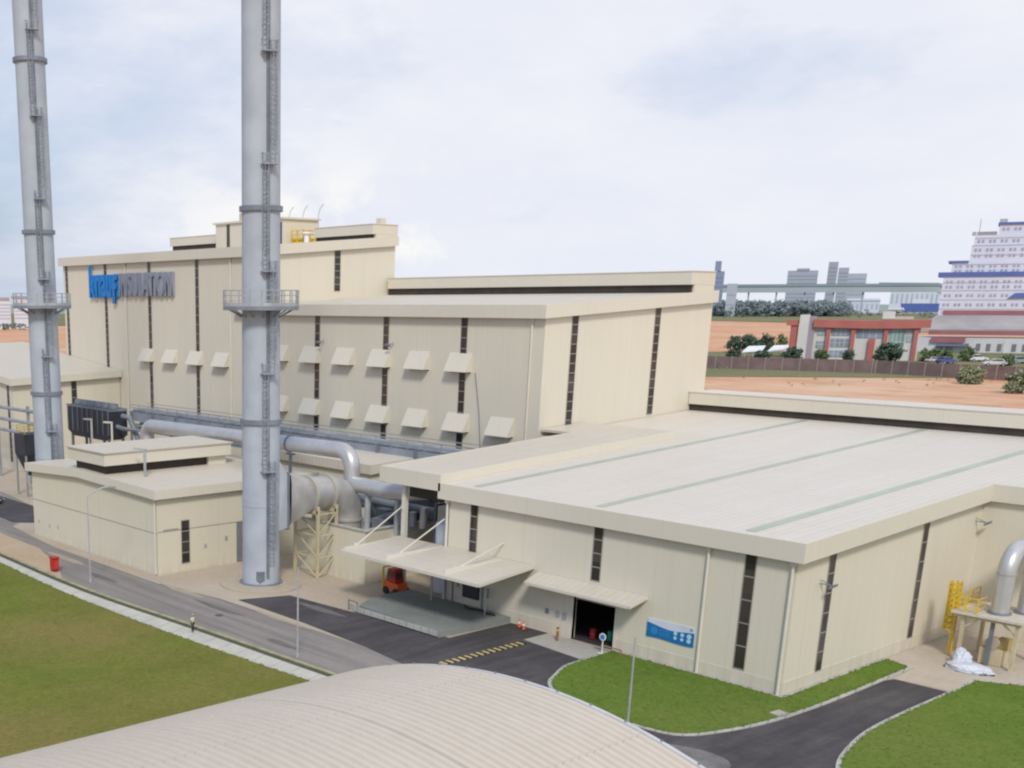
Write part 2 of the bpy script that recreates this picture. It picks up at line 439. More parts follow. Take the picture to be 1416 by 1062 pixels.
cz._add([(-98.6+4.6*cos(2*pi*k/N),75.0+4.4*sin(2*pi*k/N),.03) for k in range(N)]+[(-98.6+4.6*cos(2*pi*k/N),75.0+4.4*sin(2*pi*k/N),.16) for k in range(N)],
   [tuple(range(N,2*N))]+[(k,(k+1)%N,N+(k+1)%N,N+k) for k in range(N)])
cz.build('chimney_plinth', paving('plinth_sandy',(.44,.37,.28),(.50,.43,.345),.4), kind='structure')
# yellow and black speed hump: yellow blocks across the yard entrance
hump = thing('speed_hump','yellow and black striped speed hump across the asphalt yard entrance','speed hump',(-65.8,75,.06))
RYEL = plain('road_yellow',(.58,.46,.20),.7,0,.25)
for k in range(14):
    y0=69.6+k*.76
    MB().box(-66.1,-65.35,y0,y0+.36,.07,.14).build('yellow_block', RYEL, hump); MB().box(-66.1,-65.35,y0+.37,y0+.75,.07,.135).build('black_block', DARK, hump)

rg_=random.Random(21)
def inside(q,P):
    c=False; j=len(P)-1
    for i in range(len(P)):
        if (P[i][1]>q[1])!=(P[j][1]>q[1]) and q[0]<(P[j][0]-P[i][0])*(q[1]-P[i][1])/(P[j][1]-P[i][1]+1e-12)+P[i][0]: c=not c
        j=i
    return c
def tufts(P,box,count,z,mat,name):
    mb=MB(); k=0; edge=[]
    for a,b in zip(P,P[1:]+P[:1]):
        a=Vector(a);b=Vector(b);L=(b-a).length
        if L<40:
            for _ in range(int(L*5)): edge.append(a+(b-a)*rg_.random())
    def tuft(x,y,h,w):
        for _ in range(3):
            a=rg_.random()*6.283; dx,dy=cos(a)*w,sin(a)*w; ox,oy=rg_.gauss(0,.06),rg_.gauss(0,.06)
            mb._add([(x+ox-dx,y+oy-dy,z-.01),(x+ox+dx,y+oy+dy,z-.01),(x+ox+rg_.gauss(0,.06),y+oy+rg_.gauss(0,.06),z+h)],[(0,1,2)])
    while k<count:
        q=(rg_.uniform(box[0],box[1]),rg_.uniform(box[2],box[3]))
        if inside(q,P): tuft(q[0],q[1],rg_.uniform(.015,.05),rg_.uniform(.04,.09)); k+=1
    for e in edge:
        if box[0]<e.x<box[1] and box[2]<e.y<box[3]: tuft(e.x+rg_.gauss(0,.06),e.y+rg_.gauss(0,.06),rg_.uniform(.02,.08),rg_.uniform(.04,.10))
    mb.build(name,mat,kind='stuff')
tufts([(-150,20),(-58,20)]+[q for q in lawn_edge[::-1] if q[0]>-150],(-150,-58,20,60),7000,.13,GRASS,'grass')
tufts(inset(isl,.35),(-60,-40,69,102),1600,.19,GRASS2,'grass')
tufts(inset(rl,.35),(-37,-22,66,104),1600,.19,GRASS2,'grass')
def patch(x,y,rx,ry,z,mat,seed):
    rr=random.Random(seed); pts=[]
    for k in range(14):
        a=2*pi*k/14; q=rr.uniform(.75,1.1); pts.append((x+rx*cos(a)*q,y+ry*sin(a)*q))
    sheet('road_patch',pts,z,mat)
PA=paving('patch_dark',(.15,.138,.132),(.19,.175,.165),.5,.4); PB=paving('patch_dust',(.36,.31,.25),(.42,.36,.29),.4,.4)
for k,(x,y,rx,ry,m_) in enumerate(((-112,62.6,3.2,.5,PA),(-93,65.2,4.5,.45,PA),(-79,62.4,2.2,.5,PA),(-101,66.3,4.5,.6,PB),(-123,64.0,5,.7,PB),(-85,67.5,4.5,.35,PB))): patch(x,y,rx,ry,.058+.003*k,m_,k)
for k,(x,y,rx,ry) in enumerate(((-86,73.2,4.2,.6),)): patch(x,y,rx,ry,.068+.003*k,PB if k else PA,30+k)
MB().cyl((-90.5,63.6,.05),(-90.5,63.6,.085),.42,n=20).build('manhole_cover',plain('iron',(.09,.085,.08),.6),kind='structure')
# ------------------------------------------------------------------ building kit
def strip_window(parent, axis, c, half, plane, z0, z1, n, out):
    """narrow vertical glazing strip. axis 'x': runs in a wall of constant y=plane; out = outward sign"""
    def bx(mb,a0,a1,d0,d1,za,zb):
        if axis=='x': mb.box(a0,a1,plane+out*d0,plane+out*d1,za,zb)
        else: mb.box(plane+out*d0,plane+out*d1,a0,a1,za,zb)
    g=MB(); bx(g,c-half,c+half,-.05,.025,z0,z1); o=g.build('window',GLASS,parent)
    f=MB()
    for k in range(n+1):
        z=z0+(z1-z0)*k/n; bx(f,c-half-.02,c+half+.02,.027,.055,z-.05,z+.05)
    for s in (-1,1): bx(f,c+s*half-.035,c+s*half+.035,.026,.06,z0,z1)
    fo=f.build('frame',MULL,o); return o

def downpipe(parent, x, y, z0, z1, r=.11):
    return MB().cyl((x,y,z0),(x,y,z1),r,n=8).box(x-.2,x+.2,y-.2,y+.2,z1-.35,z1).build('downpipe',TRIM,parent,smooth=True)

def floodlight(parent, p, out):
    p=Vector(p); o=Vector(out)
    q=p+o*.9
    mb=MB().bar(p,q,.08).bar(p+Vector((0,0,.3)),q,.05)
    s=Vector((-o.y,o.x,0))
    c=[q-s*.35-o*.05+Vector((0,0,-.3)),q+s*.35-o*.05+Vector((0,0,-.3)),q+s*.35+o*.35+Vector((0,0,-.05)),q-s*.35+o*.35+Vector((0,0,-.05))]
    mb.hexa([tuple(x) for x in c]+[tuple(x+Vector((0,0,.22))) for x in c])
    return mb.build('floodlight',STDARK,parent)

def hood(parent, x, y, z0, z1, wd=3.95, pr=1.25):
    mb=MB(); t=.08
    a=[(x-wd/2,y,z1),(x+wd/2,y,z1),(x+wd/2,y-pr,z0),(x-wd/2,y-pr,z0)]
    mb.hexa([a[3],a[2],a[1],a[0]]+[(p[0],p[1],p[2]+t) for p in (a[3],a[2],a[1],a[0])])
    for s in (-1,1):
        xx=x+s*wd/2
        mb.extr([(xx,y,z1),(xx,y-pr,z0),(xx,y,z0)],(-s*.06,0,0))
    h=mb.build('vent_hood',FASC,parent)
    MB().box(x-wd/2+.15,x+wd/2-.15,y-.03,y+.05,z0-.15,z1-.1).build('louvre',LOUV,h)
    return h

def monoroof(parent, x0,x1,y0,y1,z0,s,th, mat, fmat, name='roof'):
    """mono pitch roof rising along y; fascia boards as child"""
    z=lambda y: z0+s*(y-y0)
    r=MB().hexa([(x0,y0,z0-.25),(x1,y0,z0-.25),(x1,y1,z(y1)-.25),(x0,y1,z(y1)-.25),(x0,y0,z0),(x1,y0,z0),(x1,y1,z(y1)),(x0,y1,z(y1))]).build(name,mat,parent)
    f=MB(); e=.06; q=.28
    f.box(x0-e,x1+e,y0-q,y0-.004,z0-th,z0+e)
    for xx,sg in ((x0,-1),(x1,1)):
        xa=xx+sg*.004; xb=xx+sg*q
        f.hexa([(min(xa,xb),y0-q+.01,z0-th+.005),(max(xa,xb),y0-q+.01,z0-th+.005),(max(xa,xb),y1,z(y1)-th),(min(xa,xb),y1,z(y1)-th),
                (min(xa,xb),y0-q+.01,z0+e-.004),(max(xa,xb),y0-q+.01,z0+e-.004),(max(xa,xb),y1,z(y1)+e),(min(xa,xb),y1,z(y1)+e)])
    f.build('fascia',fmat,r)
    return r

def monitor(parent, x0,x1,y0,y1,zroof,ztop,fas, lx0,lx1, endcap=True):
    """raised ridge ventilator: dark louvre slot under a deep fascia"""
    o=MB().box(x0,x1,y0,y1,ztop-fas,ztop).build('ridge_monitor',FASC,parent)
    MB().box(x0-.1,x1+.1,y0-.1,y1+.1,ztop+.003,ztop+.12).build('roof_cap',ROOFM,o)
    MB().box(lx0,lx1,y0+.35,y1-.3,zroof-.6,ztop-fas-.004).build('louvre',LOUV,o)
    b=MB().box(x0+.05,x1-.02,y0+.9,y1-.05,zroof-.8,ztop-fas-.01)
    b.build('upstand',WALL,o)
    return o

# ------------------------------------------------------------------ warehouse
WX0,WX1,WY0,WY1 = -80.0,-43.5,84.8,150.0
wh = thing('warehouse','long low beige warehouse with open roller door, blue banner and green roof skylights','warehouse',(-62,84.8,0))
def wz(y): return 12.5+.046*(y-84.3)
t=.35
front=MB()
dx0,dx1,dz=-63.95,-59.4,4.55
front.box(WX0,dx0,WY0,WY0+t,1.2,11.4); front.box(dx1,WX1,WY0,WY0+t,1.2,11.4); front.box(dx0,dx1,WY0+.002,WY0+t-.002,dz,11.4)
# right wall and left wall as sloped plates
def sidewall(mb,xa,xb,ya,yb,zb=1.2):
    mb.hexa([(xa,ya,zb),(xb,ya,zb),(xb,yb,zb),(xa,yb,zb),(xa,ya,wz(ya)-1.1),(xb,ya,wz(ya)-1.1),(xb,yb,wz(yb)-1.1),(xa,yb,wz(yb)-1.1)])
sidewall(front,WX1-t,WX1,WY0+t,117.2+t)
sidewall(front,WX0,WX0+t,WY0+t,115.6)
front.box(WX1,-12,117.2,117.2+t,1.2,12.9)
front.box(-94.4,-12,WY1,WY1+t,1.2,15.4)
front.build('wall',WALL,wh)
pl=MB(); e=.04
pl.box(WX0-e,dx0,WY0-e,WY0+t,0,1.2); pl.box(dx1,WX1+e,WY0-e,WY0+t,0,1.2)
pl.box(WX1-t,WX1+e,WY0+t,117.2-e,0,1.2); pl.box(WX1-t,-12,117.2-e,117.2+t,0,1.2); pl.box(WX0-e,WX0+t,WY0+t,115.6,0,1.2)
pl.build('plinth',PLIN,wh)
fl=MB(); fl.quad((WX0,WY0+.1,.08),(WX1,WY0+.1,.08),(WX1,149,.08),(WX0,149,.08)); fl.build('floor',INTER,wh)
# roof
r=MB(); x0,x1=-94.4,-43.0; ya=84.35
def rz(y): return wz(y)
P=[(-81.0,ya),(x1,ya),(x1,117.0),(-12,117.0),(-12,149.5),(-94.4,149.5),(-94.4,116.0),(-81.0,116.0)]
Nn=len(P); vs=[(x,y,rz(y)-.25) for x,y in P]+[(x,y,rz(y)) for x,y in P]
fs=[tuple(range(Nn-1,-1,-1)),tuple(range(Nn,2*Nn))]+[(i,(i+1)%Nn,Nn+(i+1)%Nn,Nn+i) for i in range(Nn)]
r._add(vs,fs); rf=r.build('roof',ROOFM,wh)
fa=MB(); q=.3; th=1.5
fa.box(-81.0,x1+q,ya-q,ya-.004,12.5-th,12.56)
def sl(mb,xa,xb,y0,y1,th,up=.06):
    mb.hexa([(xa,y0,rz(y0)-th),(xb,y0,rz(y0)-th),(xb,y1,rz(y1)-th),(xa,y1,rz(y1)-th),(xa,y0,rz(y0)+up),(xb,y0,rz(y0)+up),(xb,y1,rz(y1)+up),(xa,y1,rz(y1)+up)])
sl(fa,x1+.004,x1+q-.003,ya-.002,117.0-q-.002,th-.003,.055)
fa.box(x1+.01,-12,117.0-q,117.0-.004,rz(117)-th,rz(117)+.06)
fa.build('fascia',FASC,rf)
lb=MB()
P2=[(-89.3,ya),(-81.0,ya),(-81.3,124.0),(-94.4,124.0),(-94.4,116.0),(-89.3,116.0)]
N2=len(P2); vs=[(x,y,rz(y)+.55) for x,y in P2]+[(x,y,rz(y)+.85) for x,y in P2]
fs=[tuple(range(N2-1,-1,-1)),tuple(range(N2,2*N2))]+[(i,(i+1)%N2,N2+(i+1)%N2,N2+i) for i in range(N2)]
lb._add(vs,fs); lr=lb.build('raised_bay_roof',ROOFB,wh)
lf=MB(); lf.box(-89.6,-81.0+.3,ya-q,ya-.006,12.5-.75,13.40)
def sl2(mb,xa,xb,y0,y1,a,b): mb.hexa([(xa,y0,rz(y0)+a),(xb,y0,rz(y0)+a),(xb,y1,rz(y1)+a),(xa,y1,rz(y1)+a),(xa,y0,rz(y0)+b),(xb,y0,rz(y0)+b),(xb,y1,rz(y1)+b),(xa,y1,rz(y1)+b)])
sl2(lf,-89.6,-89.305,ya-.003,115.9,-.72,.9); sl2(lf,-80.98,-80.7,ya-.003,124,.012,.9)
lf.build('fascia',FASC,lr)
for x in (-48.0,-62.4,-77.0):
    y0,y1=85.4,147.2
    s=MB(); s.hexa([(x-.42,y0,rz(y0)+.01),(x+.42,y0,rz(y0)+.01),(x+.42,y1,rz(y1)+.01),(x-.42,y1,rz(y1)+.01),(x-.42,y0,rz(y0)+.05),(x+.42,y0,rz(y0)+.05),(x+.42,y1,rz(y1)+.05),(x-.42,y1,rz(y1)+.05)])
    s.build('skylight',SKYL,rf)
monitor(wh,-94.5,-12,147.7,153.5,15.45,17.95,1.6,-94.5,-12)
for x,z0,z1,k in ((-47.3,1.4,10.98,5),(-61.82,5.98,10.98,4),(-76.6,5.9,10.98,4)): strip_window(wh,'x',x,.47,WY0,z0,z1,k,-1)
for y,z1 in ((90.1,10.95),(106.1,11.6)): strip_window(wh,'y',y,.47,WX1,1.15,z1,6,1)
for x in (-80.1,-50.9,-43.75): downpipe(wh,x,84.6,.1,10.95,.13)
floodlight(wh,(WX1,88.6,8.7),(1,0,0)); floodlight(wh,(WX1,116.2,10.6),(1,0,0))
dj=MB(); dj.box(dx0-.25,dx0,WY0-.06,WY0+t+.1,.05,dz+.2); dj.box(dx1,dx1+.25,WY0-.06,WY0+t+.1,.05,dz+.2); dj.box(dx0-.25,dx1+.25,WY0-.065,WY0+t+.1,dz-.001,dz+.22)
fr=dj.build('door_frame',TRIM,wh)
MB().box(dx0+.02,dx1-.02,WY0+.2,WY0+.26,3.9,dz-.01).build('roller_shutter',STEEL,wh)
# posts of the open bay
for x,y in ((-86.9,85.3),(-88.6,97),(-88.6,109)): MB().box(x-.25,x+.25,y-.25,y+.25,.1,rz(y)+.5).build('bay_post',TRIM,wh)
# big loading canopy with tie rods
cn=MB(); zc=5.9
A=(-86.6,76.2,5.62);B=(-68.0,76.2,5.62);C=(-68.9,84.75,6.0);D=(-87.0,84.75,6.0)
cn.hexa([A,B,C,D]+[(p[0],p[1],p[2]+.13) for p in (A,B,C,D)])
can=cn.build('canopy',ROOFB,wh)
ed=MB(); ed.bar((A[0],A[1]-.02,A[2]-.02),(B[0],B[1]-.02,B[2]-.02),.14,.3); ed.bar((B[0]+.1,B[1],B[2]-.02),(C[0]+.1,C[1],C[2]-.02),.14,.3); ed.bar((A[0]-.1,A[1],A[2]-.02),(D[0]-.1,D[1],D[2]-.02),.14,.3)
ed.build('edge_trim',FASC,can)
for x,zt in ((-86.6,9.4),(-80.5,8.9),(-72.6,7.7)):
    tr=MB(); tr.tube([(x,84.7,zt),(x-.2,78.4,5.95)],.075,8); tr.box(x-.12,x+.12,76.6,84.6,5.77,6.16 if x>-85 else 6.0)
    tr.cyl((x-.2,78.4,5.8),(x-.2,78.4,6.15),.35,n=10)
    tr.build('tie_rod',TRIM,can)
for x in (-80.5,-73.2): MB().cyl((x,83.2,.62),(x,83.2,5.8),.07,n=8).build('canopy_post',STEEL,can)
# small canopy over the roller door
A=(-68.0,82.6,4.98);B=(-56.6,82.6,4.98);C=(-56.4,84.76,5.55);D=(-68.3,84.76,5.55)
c2m=MB(); c2m.hexa([A,B,C,D]+[(p[0],p[1],p[2]+.1) for p in (A,B,C,D)])
can2=c2m.build('door_canopy',ROOFB,wh,label='small sloped beige canopy above the roller door')
MB().bar((-68,82.55,4.93),(-56.6,82.55,4.93),.1,.25).bar((-56.5,82.5,4.93),(-56.3,84.75,5.5),.1,.25).build('edge_trim',FASC,can2)
for i,x in enumerate((-66.9,-65.7,-64.9)):
    MB().box(x-.2,x+.2,84.7,84.78,1.9-.1*i,2.35).build('wall_box',STEEL if i else STDARK,wh)
# items of the loading bay wall
MB().box(-77.5,-75.4,84.55,84.77,1.4,3.3).build('control_cabinet',BLACKU,wh)
for x,z in ((-79.6,3.6),(-78.6,3.3),(-74.6,2.9)): MB().tube([(x,84.3,.63),(x,84.3,z),(x+.7,84.3,z),(x+.7,84.3,z-.9)],.10,8).build('wall_pipe',RACK,wh,smooth=True)
for z,r_ in ((3.9,.16),(4.3,.12)): MB().tube([(-79.9,84.4,z),(-75.2,84.4,z)],r_,8).build('wall_pipe',RACK,wh,smooth=True)
MB().tube([(-76.5,83.9,.75),(-75.4,83.3,.8),(-74.0,83.9,.75),(-73.0,83.2,.8),(-72.2,83.6,.75)],.09,8).build('hose',DARK,wh,smooth=True)
dock=thing('loading_dock','raised grey concrete loading dock under the large canopy','loading dock',(-78,80,0))
MB().prism([(-83.4,75.9),(-71.6,75.2),(-71.2,82),(-71.2,84.7),(-85.2,84.7),(-85,79.2)],.03,.62).build('platform',DOCKC,dock)
MB().box(-83.3,-71.7,75.05,75.22,.2,.66).build('edge_beam',KERB,dock)

# ------------------------------------------------------------------ middle hall
mh = thing('factory_hall','beige mid-height factory hall with two rows of vent hoods and a flat sloped roof','factory hall',(-125,115.7,0))
def gablebox(parent,x0,x1,y0,y1,zf,s,name='wall',mat=WALL):
    z=lambda y: zf+s*(y-y0)
    return MB().hexa([(x0,y0,0),(x1,y0,0),(x1,y1,0),(x0,y1,0),(x0,y0,z(y0)),(x1,y0,z(y0)),(x1,y1,z(y1)),(x0,y1,z(y1))]).build(name,mat,parent)
gablebox(mh,-154.8,-94.6,115.7,151.4,29.4,.053)
monoroof(mh,-158.2,-94.2,115.1,151.6,29.75,.053,1.55,ROOFB,FASC)
monitor(mh,-154.5,-94.55,145.6,151.3,31.4,34.15,1.7,-154.5,-94.9)
for x in (-107.9,-122.8,-137.9,-152.8): strip_window(mh,'x',x,.55,115.7,9.0,28.4,14,-1)
for y,z1 in ((121.4,28.6),(138.7,29.5)): strip_window(mh,'y',y,.6,-94.6,14.4 if y<130 else 15.4,z1,12,1)
for k in range(7):
    x=-108.3-7.72*k
    if k<6: hood(mh,x,115.7,21.25,23.6)
for k in range(-1,6): hood(mh,-108.3-7.72*k,115.7,13.45,15.75)
for x in (-136.4,-121.3): floodlight(mh,(x,115.7,24.4),(0,-1,0))
downpipe(mh,-96.5,115.55,8,28.3,.14)
MB().tube([(-105.6,115.62,21.2),(-104.6,115.62,16),(-103.9,115.62,10)],.05,6).build('cable',RACK,mh)

# ------------------------------------------------------------------ tall hall
ah = thing('factory_hall','tallest beige factory hall at the left carrying the blue and grey lettering','factory hall',(-187,115.7,0))
gablebox(ah,-218.4,-155.2,115.72,147.8,38.3,.077)
monoroof(ah,-218.8,-154.8,115.2,148,38.72,.077,1.55,ROOFB,FASC)
monitor(ah,-219,-199.2,142,148,40.8,43.35,1.6,-218.5,-199.2)
monitor(ah,-170.5,-154.9,142,148,40.8,43.1,1.6,-170.4,-155.6)
ph=MB().box(-199.0,-177.2,140,148.4,39.5,45.05).build('penthouse',WALL,ah)
MB().box(-199.5,-176.8,139.6,148.9,45.06,45.4).build('roof_cap',FASC,ph)
MB().box(-195.2,-194.2,139.94,140.01,40.6,44.9).build('window',GLASS,ph)
MB().box(-178.6,-177.6,139.93,140.01,40.6,44.5).build('window',plain('blue_glazing',(.03,.05,.12),.3),ph)
MB().cyl((-191.5,142,45.4),(-191.5,142,46.9),1.3,1.3,14).cyl((-191.5,142,46.9),(-191.5,142,47.3),1.3,.3,14).build('roof_fan',TREST,ah,smooth=True)
MB().box(-156.4,-155.2,144.2,145.4,43.2,44.2).build('roof_fan',FASC,ah)
ym=MB()
for x in (-176.3,-174.6,-172.9): ym.box(x-.1,x+.1,141.2,141.4,40.5,43.0); ym.box(x-.1,x+.1,144.2,144.4,40.5,43.0)
for z in (41.4,42.2,42.95): ym.bar((-176.4,141.3,z),(-172.8,141.3,z),.12); ym.bar((-176.4,144.3,z),(-172.8,144.3,z),.12); ym.bar((-172.8,141.2,z),(-172.8,144.3,z),.12)
ym.box(-176.2,-173.2,141.5,144.2,40.6,41.6)
ym.build('roof_machinery',YEL,ah)
MB().cyl((-171.3,140.8,40.3),(-171.3,140.8,42.2),.5,n=12).cyl((-171.3,140.8,42.2),(-171.3,140.8,42.5),.9,n=12).build('roof_machinery',WHITE,ah,smooth=True)
for x in (-188.8,-183,-178.8,-174.2): MB().tube([(x,146,43),(x,146,46.0),(x+.5,146,47.0),(x+1.4,146,47.7)],.06,6).build('lightning_rod',STEEL,ah)
for x in (-217.0,-201.4,-185.6,-170.2): strip_window(ah,'x',x,.5,115.72,9.5 if x>-190 else 17.5,37.25,18,-1)
strip_window(ah,'y',134.4,.65,-155.2,32,38.6,6,1)
for i,x in enumerate((-162.9,-170.7,-178.7,-186.6)): hood(ah,x,115.72,19.65,21.9,3.9)
for x in (-193.8,-160.2): downpipe(ah,x,115.55,10,37.3,.14)

# wall lettering (blue and grey raised letters)
def text_mesh(body, x0,x1,z0,z1,y,depth,off):
    cu=bpy.data.curves.new('lettering','FONT'); cu.body=body; cu.size=1; cu.offset=off; cu.extrude=.05
    to=bpy.data.objects.new('lettering',cu); COL.objects.link(to)
    dg=bpy.context.evaluated_depsgraph_get(); dg.update()
    me=bpy.data.meshes.new_from_object(to.evaluated_get(dg))
    bpy.data.objects.remove(to); bpy.data.curves.remove(cu)
    xs=[v.co.x for v in me.vertices]; ys=[v.co.y for v in me.vertices]
    a,b,c,d2=min(xs),max(xs),min(ys),max(ys)
    for v in me.vertices:
        X=x0+(v.co.x-a)/(b-a)*(x1-x0); Z=z0+(v.co.y-c)/(d2-c)*(z1-z0); Y=y-(v.co.z+.05)/.1*depth
        v.co=(X,Y,Z)
    return me
def mesh_obj(me,name,mat,parent):
    me.materials.clear(); me.materials.append(mat); o=bpy.data.objects.new(name,me); COL.objects.link(o); o.parent=parent
    o.matrix_parent_inverse=Matrix.Translation(-Vector(parent.location)); return o
sg=thing('sign','large raised company name in blue then grey letters high on the tall hall','sign',(-192,115.3,33))
SY=115.35
MB().box(-206.2,-195.9,SY-.06,115.7,31.15,35.2).build('backing_panel',BLUE2,sg,label='blue backing panel')
MB().box(-195.4,-177.1,SY-.06,115.7,31.25,35.3).build('backing_panel',SGREY2,sg,label='grey backing panel')
for ch,xa,xb,za,zb in (('k',-206.7,-204.3,31.0,36.95),('nau',-204.25,-198.2,30.95,35.25),('f',-198.3,-195.9,29.9,35.3)): mesh_obj(text_mesh(ch,xa,xb,za,zb,SY-.07,.3,.028),'blue_letter',BLUE,sg)
mesh_obj(text_mesh('INSULATION',-195.3,-177.2,31.2,35.4,SY-.07,.3,.022),'grey_lettering',SGREY,sg)

# ------------------------------------------------------------------ left annex
ax = thing('annex_building','low beige annex at the far left, partly hidden by the farther chimney','building',(-212,93,0))
MB().hexa([(-238,93.2,0),(-197.1,93.2,0),(-197.1,115.6,0),(-238,115.6,0),(-238,93.2,20.5),(-197.1,93.2,16.0),(-197.1,115.6,16.6),(-238,115.6,21)]).build('wall',WALL,ax)
ar=MB().hexa([(-238,92.6,20.9),(-196.5,92.6,16.4),(-196.5,115.6,17.2),(-238,115.6,21.6),(-238,92.6,21.2),(-196.5,92.6,16.7),(-196.5,115.6,17.5),(-238,115.6,21.9)]).build('roof',ROOFB,ax)
MB().hexa([(-196.49,92.35,15.55),(-196.2,92.35,15.55),(-196.2,115.6,16.35),(-196.49,115.6,16.35),(-196.49,92.35,16.8),(-196.2,92.35,16.8),(-196.2,115.6,17.6),(-196.49,115.6,17.6)]).extr([(-238,92.59,20.0),(-196.21,92.59,15.53),(-196.21,92.59,16.79),(-238,92.59,21.3)],(0,-.25,0)).build('fascia',FASC,ar)
strip_window(ax,'x',-199.3,.45,93.2,1.5,15.4,12,-1); strip_window(ax,'y',105.6,.55,-197.1,11.3,15.9,3,1)

# ------------------------------------------------------------------ small building (front left)
sb = thing('plant_building','small beige plant room with low gable roof and raised roof ventilator by the road','building',(-124.5,68.2,0))
sx0,sx1,sy0,sy1=-140.1,-109.07,68.21,91.0; xm=-126.5
mb=MB()
pr=[(sx0,sy0,0),(sx1,sy0,0),(sx1,sy0,9.35),(xm,sy0,9.95),(sx0,sy0,9.2)]
mb.extr(pr,(0,sy1-sy0,0)); mb.build('wall',WALL2,sb)
MB().box(sx0-.03,sx1+.03,sy0-.03,sy1+.02,0,.35).build('plinth',PLIN,sb)
MB().box(sx0-.012,sx1+.012,sy0-.025,sy0-.002,4.78,4.86).box(sx1+.002,sx1+.025,sy0,sy1,4.95,5.03).build('wall_joint',plain('joint_dark',(.3,.28,.23),.7),sb)
o=.5
rp=[(sx0-o,9.55),(xm,10.32),(sx1+o,9.85)]
rr=MB()
pts=[(rp[0][0],sy0-o,rp[0][1]-.2),(rp[1][0],sy0-o,rp[1][1]-.2),(rp[2][0],sy0-o,rp[2][1]-.2),(rp[2][0],sy0-o,rp[2][1]),(rp[1][0],sy0-o,rp[1][1]),(rp[0][0],sy0-o,rp[0][1])]
rr.extr(pts,(0,sy1-sy0+2*o,0)); sr=rr.build('roof',ROOFB,sb)
ff=MB()
for (xa,za),(xb,zb) in ((rp[0],rp[1]),(rp[1],rp[2])):
    ff.extr([(xa,sy0-o-.003,za-1.0),(xb,sy0-o-.003,zb-1.0),(xb,sy0-o-.003,zb+.06),(xa,sy0-o-.003,za+.06)],(0,-.16,0))
ff.box(rp[2][0]+.003,rp[2][0]+.17,sy0-o-.15,sy1+o,rp[2][1]-1.0,rp[2][1]+.055)
ff.box(rp[0][0]-.17,rp[0][0]-.003,sy0-o-.15,sy1+o,rp[0][1]-1.0,rp[0][1]+.055)
ff.build('fascia',FASC,sr)
mo=MB().box(-129.2,-120.2,68.0,86.6,11.3,12.75).build('roof_ventilator',FASC,sb)
MB().box(-129.4,-120.0,67.8,86.8,12.753,12.9).build('roof_cap',ROOFB,mo)
MB().box(-128.4,-121.2,68.7,83.5,9.6,11.29).build('louvre',LOUV,mo)
MB().box(-128.8,-120.8,83.5,86.2,9.6,11.29).build('upstand',FASC,mo)
strip_window(sb,'y',72.0,.55,sx1,1.0,6.0,4,1)
downpipe(sb,-109.2,68.0,.2,9.0,.1)
MB().box(sx1-.02,sx1+.06,79.3,80.9,.1,5.0).build('door',plain('door_grey',(.20,.21,.22),.5),sb)
MB().box(sx1,sx1+.1,74.6,74.9,2.5,2.9).box(sx1,sx1+.1,77.6,77.9,3.0,3.5).build('wall_box',STEEL,sb)
for x,z in ((-138.6,2.0),(-135.6,1.8),(-133.2,2.0)): MB().box(x-.14,x+.14,68.13,68.22,z-.2,z+.2).build('wall_box',STEEL,sb)
MB().box(sx1+.02,sx1+.07,69.0,71.0,5.0,5.22).build('wall_lettering',plain('faded_grey',(.36,.34,.29),.6),sb)
MB().tube([(-117.2,71.8,9.8),(-117.2,71.8,13.3)],.17,8).bar((-118.8,71.3,13.3),(-117.0,71.9,13.3),.35,.18).build('roof_lamp',STEEL,sb)

# low building behind
bb = thing('pump_house','low beige building with dark window strip tucked behind the silver duct','building',(-112,98,0))
MB().box(-128,-106.0,98,108,0,9.4).build('wall',WALL2,bb)
MB().hexa([(-128.5,97.5,9.41),(-105.5,97.5,9.41),(-105.5,108.5,10.0),(-128.5,108.5,10.0),(-128.5,97.5,10.6),(-105.5,97.5,10.6),(-105.5,108.5,11.0),(-128.5,108.5,11.0)]).build('roof',ROOFB,bb)
strip_window(bb,'y',100,.5,-106.0,4,9.2,3,1)

# ------------------------------------------------------------------ arched foreground building
ab = thing('arched_building','foreground building with broad arched corrugated beige roof','building',(-41.5,35,0))
AX,AZ,R = -41.5,-32.3,40.5
Y0,Y1=2.0,51.9; per=.62; half=21.0
a0=math.asin(half/R); NS=56
prof=[]; k=int((Y1-Y0)/per)
for i in range(k):
    y=Y0+i*per
    prof += [(y,0),(y+per*.36,0),(y+per*.47,.15),(y+per*.87,.15)]
prof.append((Y1,0))
vs=[];fs=[]
for (y,h) in prof:
    for j in range(NS+1):
        a=-a0+2*a0*j/NS; rr=R+h
        vs.append((AX+rr*sin(a),y,AZ+rr*cos(a)))
M=NS+1
for i in range(len(prof)-1):
    for j in range(NS): fs.append((i*M+j,i*M+j+1,(i+1)*M+j+1,(i+1)*M+j))
mbx=MB(); mbx._add(vs,fs); arf=mbx.build('roof',ARCHM,ab)
tv=[];tf=[]
for j in range(NS+1):
    a=-a0+2*a0*j/NS
    for yy,rr in ((Y1+.003,R-.45),(Y1+.26,R-.45),(Y1+.26,R+.08),(Y1+.003,R+.08)):
        tv.append((AX+rr*sin(a),yy,AZ+rr*cos(a)))
for j in range(NS):
    for q in range(4): tf.append((j*4+q,(j+1)*4+q,(j+1)*4+(q+1)%4,j*4+(q+1)%4))
tm=MB(); tm._add(tv,tf); tm.build('verge_trim',plain('verge_white',(.56,.56,.58),.4,.1),arf)
for j in range(0,NS,3):
    a=-a0+2*a0*j/NS
    MB().box(AX+(R+.081)*sin(a)-.05,AX+(R+.081)*sin(a)+.05,Y1+.08,Y1+.18,AZ+(R+.081)*cos(a),AZ+(R+.081)*cos(a)+.09).build('verge_bolt',STDARK,arf)
ze=AZ+R*cos(a0)
